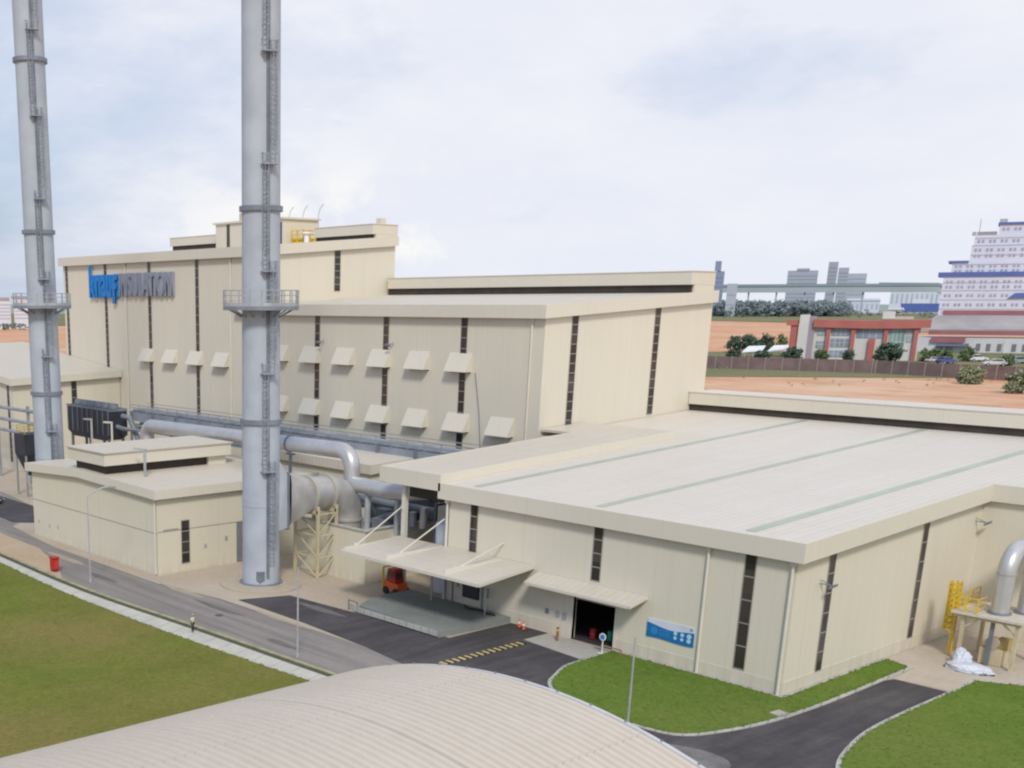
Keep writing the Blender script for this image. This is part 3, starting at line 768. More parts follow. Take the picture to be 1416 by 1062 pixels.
gw=MB(); g=[(AX-half,Y1-.3,0),(AX+half,Y1-.3,0)]+[(AX+(R-.3)*sin(a0-2*a0*j/24),Y1-.3,AZ+(R-.3)*cos(a0-2*a0*j/24)) for j in range(25)]
gw.extr(g,(0,.25,0)); gw.box(AX-half,AX-half+.3,Y0,Y1-.31,0,ze-.1); gw.box(AX+half-.3,AX+half,Y0,Y1-.31,0,ze-.1)
gw.build('wall',WALL,ab)

# ------------------------------------------------------------------ chimneys
def chimney(x,y,label,breech):
    t=thing('chimney',label,'chimney',(x,y,0),'paired grey steel chimneys')
    R0,R1,HT=2.06,1.90,88
    MB().tube([(x,y,.1),(x,y,.5),(x,y,20),(x,y,40),(x,y,60),(x,y,HT)],[R0,R0,R0-.04,R0-.09,R0-.13,R1],40).build('shaft',STACKM,t,smooth=True)
    MB().ring((x,y,.1),R0,.35,.18).build('base_flange',STDARK,t)
    for z in (17.6,39.0,60.2): MB().ring((x,y,z),R0-.15,.34,.5).build('flange',STDARK,t)
    # seams
    s=MB()
    for z in (8.8,): s.ring((x,y,z),R0-.05,.08,.1)
    s.build('weld_seam',STACKM,t)
    p=MB(); p.ring((x,y,29.55),R0-.1,1.95,.12); p.ring((x,y,29.3),3.85,.12,.38)
    for k in range(12):
        a=2*pi*k/12; p.bar((x+2*cos(a),y+2*sin(a),28.6),(x+3.7*cos(a),y+3.7*sin(a),29.5),.1)
    pf=p.build('gallery',STDARK,t)
    h=MB()
    for z in (30.2,30.75,31.25): h.ring((x,y,z),3.86,.07,.07,40)
    for k in range(20):
        a=2*pi*k/20; h.box(x+3.9*cos(a)-.05,x+3.9*cos(a)+.05,y+3.9*sin(a)-.05,y+3.9*sin(a)+.05,29.6,31.3)
    h.ring((x,y,29.7),3.84,.03,.35,40)
    h.build('handrail',STEEL,pf)
    # caged ladder in staggered flights on the +x side
    z=2.5; side=1
    ld=MB(); D=Vector((.96,-.28,0)).normalized(); T=Vector((.28,.96,0)).normalized()
    def q(rad,tan,zz): v=Vector((x,y,zz))+D*rad+T*tan; return tuple(v)
    while z<HT-6:
        z2=min(z+10.2,HT-1); off=.42*side; xr=R0+.14
        for s_ in (-.26,.26): ld.bar(q(xr,off+s_,z),q(xr,off+s_,z2+1.1),.09)
        k=z
        while k<z2: ld.bar(q(xr,off-.26,k),q(xr,off+.26,k),.05); k+=.45
        k=z+2.3
        while k<z2+1.1:
            pts=[(0,-.30),(.25,-.36),(.55,-.18),(.55,.18),(.25,.36),(0,.30)]
            for a_,b_ in zip(pts,pts[1:]): ld.bar(q(xr+a_[0],off+a_[1],k),q(xr+b_[0],off+b_[1],k),.05,.06)
            k+=.8
        for a_ in ((.25,-.36),(.55,-.18),(.55,.18),(.25,.36)): ld.bar(q(xr+a_[0],off+a_[1],z+2.3),q(xr+a_[0],off+a_[1],z2+1.0),.045)
        ld.bar(q(R0-.1,0,z2),q(R0+.75,0,z2),1.7,.09)
        for yy in (-.82,.82): ld.bar(q(R0+.7,yy,z2),q(R0+.7,yy,z2+1.0),.05); ld.bar(q(R0,yy,z2+1.0),q(R0+.7,yy,z2+1.0),.05)
        z=z2; side=-side
    ld.build('ladder',LADG,t)
    c0=MB(); c0.bar(q(R0-.02,-.02,1),q(R0-.14,-.02,HT-1),.3,.3); c0.build('cable_duct',STDARK,t)  # cable duct, its dark colour also paints the shadow line by the ladder
    MB().box(x+R0*.62,x+R0*.92,y-R0*.72-.15,y-R0*.45,.75,1.75).build('access_door',STDARK,t)
    if breech:
        b=MB(); zl,zh=6.2,12.4
        b.hexa([(x-1.7,y+1.0,zl-.2),(x+1.7,y+1.0,zl-.2),(x+1.7,y+2.3,zl),(x-1.7,y+2.3,zl),(x-1.2,y+.6,zh+2.6),(x+1.2,y+.6,zh+2.6),(x+1.7,y+2.3,zh-.3),(x-1.7,y+2.3,zh-.3)])
        b.build('breeching',STACKM,t)
        b=MB(); b.box(x-1.9,x+1.9,y+2.3,y+2.5,zl-.2,zh-.1); b.build('breeching_flange',STDARK,t)
    return t
chimney(-99.1,75.4,'nearer grey steel chimney joined to the big horizontal duct','b')
chimney(-149.2,75.6,'farther grey steel chimney leaning out at the left edge of the picture',None)

# ------------------------------------------------------------------ big flue duct, elbow and supports
fd = thing('flue_duct','thick dull metal flue duct with elbow running into the near chimney','duct',(-98.9,80,5))
yb,zc=77.95,9.3
tp=MB(); # square-to-round transition
n_=24; vs=[]; fs=[]
for k in range(n_):
    a=2*pi*k/n_; c,s_=cos(a),sin(a); q=1/max(abs(c),abs(s_))
    vs.append((-98.9+min(1.95,1)*1.95*c*min(q,1.3)/1.0,yb,zc+2.95*s_*min(q,1.3)))
for k in range(n_):
    a=2*pi*k/n_; vs.append((-98.9+1.95*cos(a),81.6,zc+1.95*sin(a)))
for k in range(n_): fs.append((k,(k+1)%n_,n_+(k+1)%n_,n_+k))
tp._add(vs,fs); tp.build('transition',LAGG,fd,smooth=True)
path=[(-98.9,81.6,zc),(-98.9,84.6,zc)]
for k in range(1,9):
    a=pi/2*k/8; path.append((-98.9,84.6+2.9*sin(a),zc-2.9*(1-cos(a))))
path.append((-98.9,87.5,4.2))
MB().tube(path,1.95,28).build('elbow',LAGG,fd,smooth=True)
rg=MB()
for yy in (81.7,84.4): rg.tube([(-98.9,yy-.13,zc),(-98.9,yy+.13,zc)],2.16,28)
rg.build('stiffener_ring',plain('ring_grey',(.42,.40,.34),.55),fd,smooth=True)
rg=MB(); rg.tube([(-98.9,87.5,5.9),(-98.9,87.5,6.15)],2.12,28); rg.build('stiffener_ring',LAGG,fd,smooth=True)
ts = thing('duct_trestle','cream braced steel trestle tower holding up the flue duct','trestle',(-98.9,83,0))
legs=[(-96.9,81.7),(-96.9,84.4),(-100.9,81.7),(-100.9,84.4)]
for x,y in legs: MB().bar((x,y,.03),(x,y,8.2 if x>-98 else 8.2),.3).build('leg',TREST,ts)
br=MB()
for z in (2.4,4.9,7.3):
    br.bar((-96.9,81.7,z),(-96.9,84.4,z),.16); br.bar((-100.9,81.7,z),(-100.9,84.4,z),.16); br.bar((-100.9,81.7,z),(-96.9,81.7,z),.16); br.bar((-100.9,84.4,z),(-96.9,84.4,z),.16)
for za,zb in ((.1,2.4),(2.4,4.9),(4.9,7.3)):
    br.bar((-96.9,81.7,za),(-96.9,84.4,zb),.13); br.bar((-100.9,81.7,zb),(-96.9,81.7,za),.13); br.bar((-100.9,84.4,za),(-96.9,84.4,zb),.13)
br.build('bracing',TREST,ts)
sa=MB()
for yy in (81.7,84.4): sa.bar((-101,yy,7.55),(-96.8,yy,7.55),.3,.4)
sa.build('saddle',TREST,ts)

pit = thing('concrete_bund','beige concrete walled bund below the elbow duct','bund',(-95,86,0))
MB().box(-104,-91.5,84.0,94.5,0,4.3).box(-104,-91.5,84.0,84.3,4.3,5.9).box(-91.8,-91.5,84.3,98.0,4.301,6.0).build('wall',WALL2,pit)
MB().box(-104.2,-91.3,83.85,84.45,5.903,6.05).box(-91.95,-91.35,84.45,98.1,6.003,6.15).build('coping',KERB,pit)
MB().box(-91.48,-91.3,88.0,92,1.5,5.2).build('panel',PLIN,pit)
eq=MB()
for x,y,h in ((-94,89,2.2),(-96,91.5,2.8),(-93.5,92.5,1.8)): eq.box(x-.9,x+.9,y-1,y+1,4.35,4.35+h)
eq.tube([(-97,89,5.5),(-93,89,7),(-93,94,7)],.35,8)
eq.build('pump_set',RACK,pit)

# silver steam pipe along the back
sp_ = thing('silver_pipe','long silver lagged pipe crossing behind the near chimney and dropping at both ends','pipe',(-122,88,0))
zP=13.0; path=[(-144.0,88.6,8.6),(-144.0,88.6,11.3)]
for k in range(1,7):
    a=pi/2*k/6; path.append((-144.0+1.7*(1-cos(a)),88.6,11.3+1.7*sin(a)))
path.append((-101.0,88.6,zP+.55))
for k in range(1,7):
    a=pi/2*k/6; path.append((-101.0+1.9*sin(a),88.6,zP+.55-1.9*(1-cos(a))))
path.append((-99.1,88.6,9.4))
MB().tube(path,.95,20).build('pipe',SILVER,sp_,smooth=True)
cl=MB()
for x in (-110.5,): cl.tube([(x-.12,88.6,zP+.02+.55*(x+142)/41),(x+.12,88.6,zP+.02+.55*(x+142)/41)],1.05,20)
cl.build('clamp',STDARK,sp_,smooth=True)
for x in (-136,-128,-110.5): MB().box(x-.15,x+.15,88.45,88.75,.03,12.1).box(x-.7,x+.7,88.4,88.8,12.1,12.3).build('support',RACK,sp_)
b2 = thing('silver_pipe','short silver branch pipe leading right from the elbow to under the roof bay','pipe',(-93,88,9))
MB().tube([(-99.0,88.4,9.9),(-97,88.4,9.95),(-94.5,88.2,9.9),(-92,88.0,9.9),(-89.8,88.4,10.1),(-87.5,89.2,10.4)],.92,18).build('pipe',SILVER,b2,smooth=True)
MB().box(-88.6,-82.4,87.6,89.8,9.9,11.0).build('dark_duct',LOUV,b2)
MB().cyl((-96.0,88.3,4.32),(-96.0,88.3,9.1),.35,n=10).build('support',STEEL,b2); MB().cyl((-91.2,88.3,.03),(-91.2,88.3,9.2),.3,n=10).build('support',STEEL,b2)
b3 = thing('process_pipework','dark grey pipes and pump gear behind the canopy post','pipework',(-94,95,4))
for y,z,r_ in ((92,7.6,.5),(94,6.6,.6),(96,8.2,.35)): MB().tube([(-104,y,z),(-84,y,z)],r_,10).build('pipe',RACK,b3,smooth=True)
for x in (-99,-93.5,-88): MB().box(x-.15,x+.15,91,97,4.31,8.8).build('support_wall',RACK,b3)
for x,z,m_ in ((-92.6,7.1,LAGG),(-90.6,6.6,RACKL),(-88.9,7.3,LAGG)): MB().cyl((x,90.2,6.02),(x,90.2,z+1),.5,.42,12).build('valve_body',m_,b3,smooth=True)
MB().cyl((-83.6,88.6,.1),(-83.6,88.6,7.6),1.35,n=18).cyl((-83.6,88.6,7.6),(-83.6,88.6,8.3),1.35,.4,18).build('tank',plain('tank_white',(.62,.66,.75),.4),b3,smooth=True)
MB().box(-86.8,-82.6,90.2,93.5,5.0,8.8).build('hopper',LAGG,b3)

# pipe rack along the tall halls
pk = thing('pipe_rack','long blue grey pipe rack with handrail along the foot of the halls','pipe rack',(-135,106,0))
d_=MB()
d_.box(-176,-90.5,105.2,105.5,10.25,11.75); d_.box(-176,-90.5,108.2,108.5,10.4,11.6); d_.box(-176,-90.5,105.5,108.2,10.8,10.92)
d_.build('deck',RACKP,pk)
MB().box(-176,-90.5,105.4,108.4,8.5,8.9).build('lower_tray',RACK,pk)
for k in range(13):
    x=-175.5+7*k
    for y in (105.0,108.7): MB().box(x-.16,x+.16,y-.16,y+.16,.02,11.9).build('column',RACK,pk)
for y,z,r_ in ((105.9,11.9,.34),(106.7,11.7,.26),(107.6,12.0,.4),(105.9,9.4,.30),(107.2,9.5,.34)): MB().tube([(-176,y,z),(-91,y,z)],r_,10).build('pipe',RACKL,pk,smooth=True)
h_=MB()
for z in (12.5,13.0): h_.bar((-176,105.1,z),(-90.6,105.1,z),.10); h_.bar((-176,108.6,z),(-90.6,108.6,z),.09)
for k in range(29):
    x=-176+3*k; h_.box(x-.05,x+.05,105.06,105.14,11.7,13.0)
h_.build('handrail',RACKL,pk)

# black cooling unit
cu = thing('cooling_unit','large dark box shaped cooling unit with fans on steel legs by the far chimney','cooling unit',(-160,94,0))
ux0,ux1,uy0,uy1=-176.2,-162.4,93,96.4
MB().box(ux0,ux1,uy0,uy1,9.4,13.7).build('body',BLACKU,cu)
rb=MB()
for k in range(9): x=ux0+.1+(ux1-ux0-.3)*k/8; rb.box(x,x+.14,uy0-.12,uy0-.005,9.5,13.6)
rb.box(ux0-.1,ux1+.1,uy0-.1,uy0-.01,13.4,13.75); rb.box(ux1+.01,ux1+.1,uy0,uy1,13.3,13.73)
rb.build('rib',RACK,cu)
for k in range(6):
    x=ux0+1.2+2.25*k; MB().cyl((x,94.7,13.71),(x,94.7,14.4),.9,.8,16).box(x-.9,x+.9,94.6,94.8,14.4,14.5).build('fan',RACK,cu)
for x in (ux0+.8,-169.3,ux1-.8):
    for y in (93.4,96): MB().box(x-.18,x+.18,y-.18,y+.18,.02,9.39).build('leg',RACK,cu)
MB().extr([(ux0,93.05,9.39),(ux1,93.05,9.39),(ux1-1.5,93.05,8.6),(ux0+1.9,93.05,8.6)],(0,3.2,0)).build('drip_tray',BLACKU,cu)
MB().tube([(-161.5,95,12.6),(-160,95.5,12.4),(-158.5,96,9),(-158.5,96,.1)],.45,10).tube([(-161.5,94,11),(-159.4,94,10.8),(-157,96,10.6),(-155.5,96,.1)],.35,10).build('pipework',RACK,cu,smooth=True)
# hopper with yellow railing at the left edge
hp = thing('dust_hopper','dark dust hopper with yellow railed top left of the far chimney','hopper',(-178,90,0))
hx,hy=-170.6,83.0
MB().box(hx-1.85,hx+1.85,hy-1.8,hy+1.8,6.6,9.9).build('bin',BLACKU,hp)
MB().hexa([(hx-.5,hy-.5,3.2),(hx+.5,hy-.5,3.2),(hx+.5,hy+.5,3.2),(hx-.5,hy+.5,3.2),(hx-1.8,hy-1.75,6.59),(hx+1.8,hy-1.75,6.59),(hx+1.8,hy+1.75,6.59),(hx-1.8,hy+1.75,6.59)]).build('cone',BLACKU,hp)
yr=MB()
for sx in (-1,1):
    for sy in (-1,1): yr.box(hx+sx*1.4-.06,hx+sx*1.4+.06,hy+sy*1.5-.06,hy+sy*1.5+.06,9.9,11.2)
for z in (10.3,10.75,11.2):
    for s in (-1,1): yr.bar((hx-1.4,hy+s*1.5,z),(hx+1.4,hy+s*1.5,z),.09); yr.bar((hx+s*1.4,hy-1.5,z),(hx+s*1.4,hy+1.5,z),.09)
yr.build('railing',plain('dull_yellow',(.50,.38,.08),.6),hp)
for sx in (-1,1):
    for sy in (-1,1): MB().box(hx+sx*1.7-.12,hx+sx*1.7+.12,hy+sy*1.6-.12,hy+sy*1.6+.12,.02,6.58).build('leg',RACKL,hp)
gr = thing('pipe_gantry','grey steel pipe gantry crossing the left edge before the annex','gantry',(-190,88,0))
gm=MB()
for z in (8.5,10.4,12.4): gm.tube([(-215,88,z),(-172,88,z)],.3,8)
for x in (-205,-193.2,-181): gm.box(x-.25,x+.25,87.8,88.2,.02,13.2)
gm.build('frame',RACKL,gr)

# ------------------------------------------------------------------ street lamps
def lamp(x,y,h,label,arm):
    t=thing('street_lamp',label,'street lamp',(x,y,0),'thin grey site lamp posts')
    MB().cyl((x,y,0),(x,y,.35),.17,n=10).tube([(x,y,.1),(x,y,h*.5),(x,y,h)],[.085,.075,.055],8).build('post',STEEL,t,smooth=True)
    d=Vector(arm); L=d.length; d=d/L if L else d
    if L:
        pts=[(x,y,h)]+[(x+d.x*L*k/5,y+d.y*L*k/5,h+1.1*sin(pi/2*k/5)) for k in range(1,6)]
        MB().tube(pts,.06,8).build('arm',STEEL,t,smooth=True)
        q=Vector(pts[-1]); MB().bar(q,q+Vector((d.x*.9,d.y*.9,-.05)),.3,.14).build('lamp_head',RACKL,t)
    return t
lamp(-110.8,60.4,9.6,'curved arm lamp post standing on the roadside in front of the small plant room',(1.2,1.9,0))
lamp(-74.9,61.0,8.2,'thin lamp post on the roadside between the worker and the yard asphalt',(0,0,0))
lamp(-44.2,65.6,8.2,'thin lamp post rising behind the arched roof in front of the island lawn',(0,0,0))
def goose(x,y,h,label):
    t=thing('lamp_post',label,'lamp post',(x,y,0),'square headed lamp posts behind the plant room')
    MB().cyl((x,y,0),(x,y,h),.16,n=8).build('post',TRIM,t); MB().bar((x-1.3,y-.6,h),(x+.1,y,h),.4,.22).build('lamp_head',TRIM,t)
goose(-160.9,89.0,12.5,'left one of two pale lamp posts in front of the dark cooling unit')
goose(-154.6,89.0,12.5,'right one of two pale lamp posts in front of the dark cooling unit')

# ------------------------------------------------------------------ small objects
hc = thing('hose_cabinet','red fire hose cabinet standing on the kerb at far left','fire cabinet',(-118.1,59.7,0))
hm=MB().box(-118.6,-117.6,59.4,60.1,.25,1.65); hm.build('body',RED,hc,bevel=.04)
MB().box(-118.7,-117.5,59.3,60.2,1.655,1.75).build('lid',RED,hc)
MB().box(-118.5,-118.35,59.45,60.0,.05,.25).box(-117.85,-117.7,59.45,60.0,.05,.25).build('foot',DARK,hc)
MB().box(-117.59,-117.56,59.5,60.0,.5,1.4).build('door',plain('cab_door',(.55,.05,.04),.4),hc)

def cone(x,y,label):
    t=thing('traffic_cone',label,'traffic cone',(x,y,.07),'orange traffic cones by the warehouse wall')
    MB().box(x-.2,x+.2,y-.2,y+.2,.075,.12).build('base',DARK,t)
    MB().cyl((x,y,.12),(x,y,.95),.17,.035,14).build('cone',ORANGE,t,smooth=True)
    MB().cyl((x,y,.5),(x,y,.68),.116,.082,14).build('reflective_band',WHITE,t)
cone(-68.6,83.6,'orange traffic cone nearest the roller door'); cone(-69.4,83.9,'orange traffic cone close to the loading dock end')
bo = thing('bollard','short brown guard post beside the left jamb of the roller door','bollard',(-64.0,83.2,0))
MB().cyl((-64.3,83.2,.07),(-64.3,83.2,1.35),.13,n=12).build('post',plain('rust',(.25,.14,.08),.7),bo); MB().cyl((-64.3,83.2,1.0),(-64.3,83.2,1.2),.135,n=12).build('band',YEL,bo)
sn = thing('sign_stand','round blue and white notice on a low stand at the right of the roller door','notice stand',(-59.2,83.2,0))
MB().cyl((-59.2,83.0,.1),(-59.2,83.0,1.35),.05,n=8).box(-59.5,-58.9,82.8,83.2,.08,.16).build('post',WHITE,sn)
MB().cyl((-59.2,82.96,1.65),(-59.2,82.92,1.65),.34,n=24).build('disc',WHITE,sn); MB().cyl((-59.2,82.915,1.65),(-59.2,82.90,1.65),.24,n=24).build('emblem',plain('notice_blue',(.05,.2,.5),.5),sn)
ob = thing('barrier','low rusty brown barrier rail beside the roller door','barrier',(-58.6,83.8,0))
RUST2=plain('rusty_brown',(.38,.22,.13),.8); MB().bar((-60.0,83.9,.55),(-57.8,83.9,.55),.06,.12).build('rail',RUST2,ob)
for x in (-59.9,-57.9): MB().box(x-.05,x+.05,83.85,83.95,.1,.5).build('post',RUST2,ob)
for i,(x,y,c,lab) in enumerate(((-62.9,86.6,RED,'dark red drum just inside the open roller door'),(-61.4,87.2,plain('green_plastic',(.02,.35,.2),.5),'green drum inside the open roller door'),(-60.3,87.0,RED,'red drum at the right side inside the roller door'))):
    t=thing('drum',lab,'drum',(x,y,.08)); MB().cyl((x,y,.09),(x,y,.95),.3,n=16).build('shell',c,t,smooth=True); MB().tube([(x,y,.48),(x,y,.54)],.32,16).build('hoop',STDARK,t)

# banner on the warehouse front: white board, blue wave, small white pictograms
bn = thing('banner','blue and white safety banner with wavy top on the warehouse front','banner',(-53.8,84.7,3))
bx0,bx1,bz0,bz1=-56.0,-51.5,2.2,3.85; yb_=84.74
MB().box(bx0,bx1,yb_-.02,84.79,bz0+.12,bz1).build('board',plain('banner_white',(.62,.66,.78),.5),bn)
K=24; top=[]; bot=[]
for k in range(K+1):
    u=k/K; x=bx0-.08+(bx1-bx0+.1)*u
    top.append((x,yb_-.024,bz0+1.22-.22*sin(u*pi*1.0)*.6+.12*cos(u*pi*2)*.6-.1*u)); bot.append((x,yb_-.024,bz0+.05*sin(u*pi*2)-.02))
wv=MB(); wv._add(top+bot,[(k,k+1,K+1+k+1,K+1+k) for k in range(K)]); wv.build('blue_wave',plain('banner_blue',(.01,.16,.42),.45),bn)
ic=MB(); LB=plain('banner_pale',(.45,.68,.85),.5)
for i,x in enumerate((-53.25,-52.6,-51.95)):
    for dz,rr in ((.82,.17),(.42,.15)): ic.cyl((x,yb_-.026,bz0+dz),(x,yb_-.04,bz0+dz),rr+(.05 if i==2 else 0),n=16)
ic.build('pictogram',LB,bn)
ic=MB(); ic.cyl((-55.3,yb_-.026,bz0+.62),(-55.3,yb_-.036,bz0+.62),.34,n=20)
for k in range(3): ic.box(-54.85,-53.8,yb_-.036,yb_-.026,bz0+.35+.2*k,bz0+.44+.2*k)
ic.build('emblem',plain('banner_mid',(.03,.25,.58),.5),bn)
ic=MB(); ic.cyl((-51.8,yb_-.026,bz1-.22),(-51.8,yb_-.034,bz1-.22),.14,n=16); ic.build('badge',plain('badge_grey',(.30,.28,.38),.5),bn)

# red and orange machine below the canopy (small loader)
rm = thing('loader','red and orange loader parked at the left end of the canopy','loader',(-87.5,84,0))
cx_,cy_=-86.3,83.9
MB().hexa([(cx_-1.6,cy_-.9,.6),(cx_+1.2,cy_-.9,.6),(cx_+1.2,cy_+.9,.6),(cx_-1.6,cy_+.9,.6),(cx_-1.4,cy_-.85,1.7),(cx_+1.0,cy_-.85,1.5),(cx_+1.0,cy_+.85,1.5),(cx_-1.4,cy_+.85,1.7)]).build('body',ORANGE,rm,bevel=.06)
MB().hexa([(cx_-1.2,cy_-.8,1.71),(cx_+.5,cy_-.8,1.6),(cx_+.5,cy_+.8,1.6),(cx_-1.2,cy_+.8,1.71),(cx_-1.0,cy_-.7,3.3),(cx_+.2,cy_-.7,3.3),(cx_+.2,cy_+.7,3.3),(cx_-1.0,cy_+.7,3.3)]).build('cab',RED,rm,bevel=.05)
MB().box(cx_+.36,cx_+.46,cy_-.55,cy_+.55,2.0,2.9).box(cx_-.9,cx_+.1,cy_-.83,cy_-.78,2.1,3.0).build('window',GLASS,rm)
MB().bar((cx_-1.55,cy_-.95,.7),(cx_-1.55,cy_-.95,3.4),.16).bar((cx_-1.55,cy_+.95,.7),(cx_-1.55,cy_+.95,3.4),.16).bar((cx_-1.55,cy_-.95,3.4),(cx_-1.55,cy_+.95,3.4),.16).build('mast',YEL,rm)
for sx in (-1.0,.8):
    for sy in (-1,1): MB().cyl((cx_+sx,cy_+sy*.75,.5),(cx_+sx,cy_+sy*1.05,.5),.48,n=18).build('wheel',DARK,rm,smooth=True)
rm.location=(-86.3,83.9,0)
for ch in rm.children: ch.matrix_parent_inverse=Matrix.Translation((86.3,-83.9,0))
rm.scale=(.84,.84,.84)
# hose reel / barrier at dock corner
dk = thing('guard_rail','small dark guard rail at the left corner of the loading dock','guard rail',(-83.6,75.4,0))
MB().tube([(-84.4,75.4,.05),(-84.4,75.4,1.1),(-82.9,75.2,1.1),(-82.9,75.2,.05)],.07,8).bar((-84.4,75.4,.6),(-82.9,75.2,.6),.07).build('rail',RACK,dk)

# ------------------------------------------------------------------ right hand equipment platform
eqp = thing('equipment_platform','cream steel platform with yellow caged ladder in the right corner','platform',(-37,108,0))
MB().prism([(-40.3,105.7),(-34.8,105.7),(-34.8,111.2),(-40.3,111.2)],4.25,4.45).build('deck',TREST if False else ROOFB,eqp)
for x,y in ((-39.4,106.3),(-37.2,106.6),(-35.2,106.3),(-39.4,110.6),(-35.2,110.6)): MB().box(x-.14,x+.14,y-.14,y+.14,.04,4.25).build('leg',RACK if x==-37.2 else TREST,eqp)
MB().bar((-40.2,110.6,4.08),(-34.9,110.6,4.08),.2,.32).build('beam',TREST,eqp)
bm_=MB(); bm_.bar((-40.2,106.3,4.08),(-34.9,106.3,4.08),.2,.32)
bm_.bar((-39.4,106.3,3.0),(-38.2,106.3,4.0),.14); bm_.bar((-35.2,106.3,3.0),(-36.4,106.3,4.0),.14)
bm_.build('beam',TREST,eqp)
ylm=MB(); lx,ly=-40.6,107.6
for s in (-.3,.3): ylm.bar((lx,ly+s,.1),(lx,ly+s,6.6),.13)
for k in range(15): ylm.bar((lx,ly-.3,.3+.4*k),(lx,ly+.3,.3+.4*k),.05)
k=2.3
while k<6.7:
    pts=[(lx,ly-.38,k),(lx-.4,ly-.42,k),(lx-.75,ly-.2,k),(lx-.75,ly+.2,k),(lx-.4,ly+.42,k),(lx,ly+.38,k)]
    for a_,b_ in zip(pts,pts[1:]): ylm.bar(a_,b_,.08,.14)
    k+=.5
for q in ((-.4,-.42),(-.75,-.2),(-.75,.2),(-.4,.42)): ylm.bar((lx+q[0],ly+q[1],2.3),(lx+q[0],ly+q[1],6.6),.10)
ylm.build('ladder',YEL,eqp)
yr=MB()
for z in (4.85,5.3,5.75):
    yr.bar((-40.2,105.8,z),(-38.3,105.8,z),.08); yr.bar((-40.2,105.8,z),(-40.2,107.1,z),.08); yr.bar((-40.2,108.1,z),(-40.2,111.0,z),.08); yr.bar((-38.3,105.8,z),(-38.3,108,z),.07)
for x,y in ((-40.2,105.8),(-39.25,105.8),(-38.3,105.8),(-40.2,107.1),(-40.2,108.1),(-40.2,109.5),(-40.2,111)): yr.box(x-.05,x+.05,y-.05,y+.05,4.45,5.8)
yr.build('handrail',YEL,eqp)
def elbow(x,y,label,rr=.72,ztop=9.9):
    t=thing('exhaust_duct',label,'exhaust duct',(x,y,4.45),'silver elbow ducts on the platform')
    p=[(x,y,4.47),(x,y,ztop-1.9)]
    for k in range(1,9):
        a=pi/2*k/8; p.append((x,y+1.9*(1-cos(a)),ztop-1.9+1.9*sin(a)))
    p.append((x,116.9,ztop))
    MB().tube(p,rr,22).build('pipe',SILVER,t,smooth=True)
    MB().tube([(x,y,4.46),(x,y,4.62)],rr+.18,22).build('flange',STDARK,t,smooth=True); MB().tube([(x,y,ztop-2.0),(x,y,ztop-1.9)],rr+.06,22).build('clamp_ring',STEEL,t,smooth=True)
    return t
elbow(-37.25,107.7,'left silver elbow duct rising from the cream platform to the wall')
elbow(-35.9,109.6,'right silver elbow duct cut by the picture edge on the cream platform')
# wrapped goods below the platform
def crumple(name,label,c,sx,sy,sz,mat,seed,cat):
    rnd=random.Random(seed); bm=bmesh.new(); bmesh.ops.create_icosphere(bm,subdivisions=5,radius=1)
    from mathutils import noise as nz
    for v in bm.verts:
        p=v.co.copy(); h=1+.35*nz.noise(p*1.7+Vector((seed,0,0)))+.22*(.5-abs(nz.noise(p*3.6+Vector((0,seed,0)))))+.14*(.4-abs(nz.noise(p*8+Vector((0,0,seed)))))
        v.co=Vector((p.x*sx*h,p.y*sy*h,max(0,p.z)*sz*h))+Vector(c)
    me=bpy.data.meshes.new(name); bm.to_mesh(me); bm.free(); me.materials.append(mat)
    for p in me.polygons: p.use_smooth = True
    o=bpy.data.objects.new(name,me); COL.objects.link(o); return tag(o,label,cat)
SHEETM=plain('plastic_white',(.62,.65,.74),.4,0,.12,3)
crumple('plastic_sheet','crumpled white plastic sheeting on the ground under the platform',(-37.6,104.0,.05),1.9,1.0,.5,SHEETM,3,'plastic sheet')
crumple('wrapped_bundle','tall white wrapped bundle beside the yellow ladder foot',(-38.5,105.0,.05),.75,.7,1.35,SHEETM,9,'bundle')
pb = thing('packed_machine','cream packed machine with round wheel under the platform','machine',(-37,107,0))
MB().box(-38.0,-36.2,106.8,108.4,.06,1.5).build('crate',plain('crate_cream',(.55,.46,.30),.7),pb,bevel=.05)
MB().tube([(-37.1,106.7,2.0),(-37.1,107.2,2.0)],.55,20).build('wheel',plain('wheel_tan',(.45,.37,.27),.6),pb,smooth=True)
MB().box(-36.9,-36.0,107.2,108.2,1.5,2.4).build('motor',plain('motor_yellow',(.42,.33,.12),.6),pb)

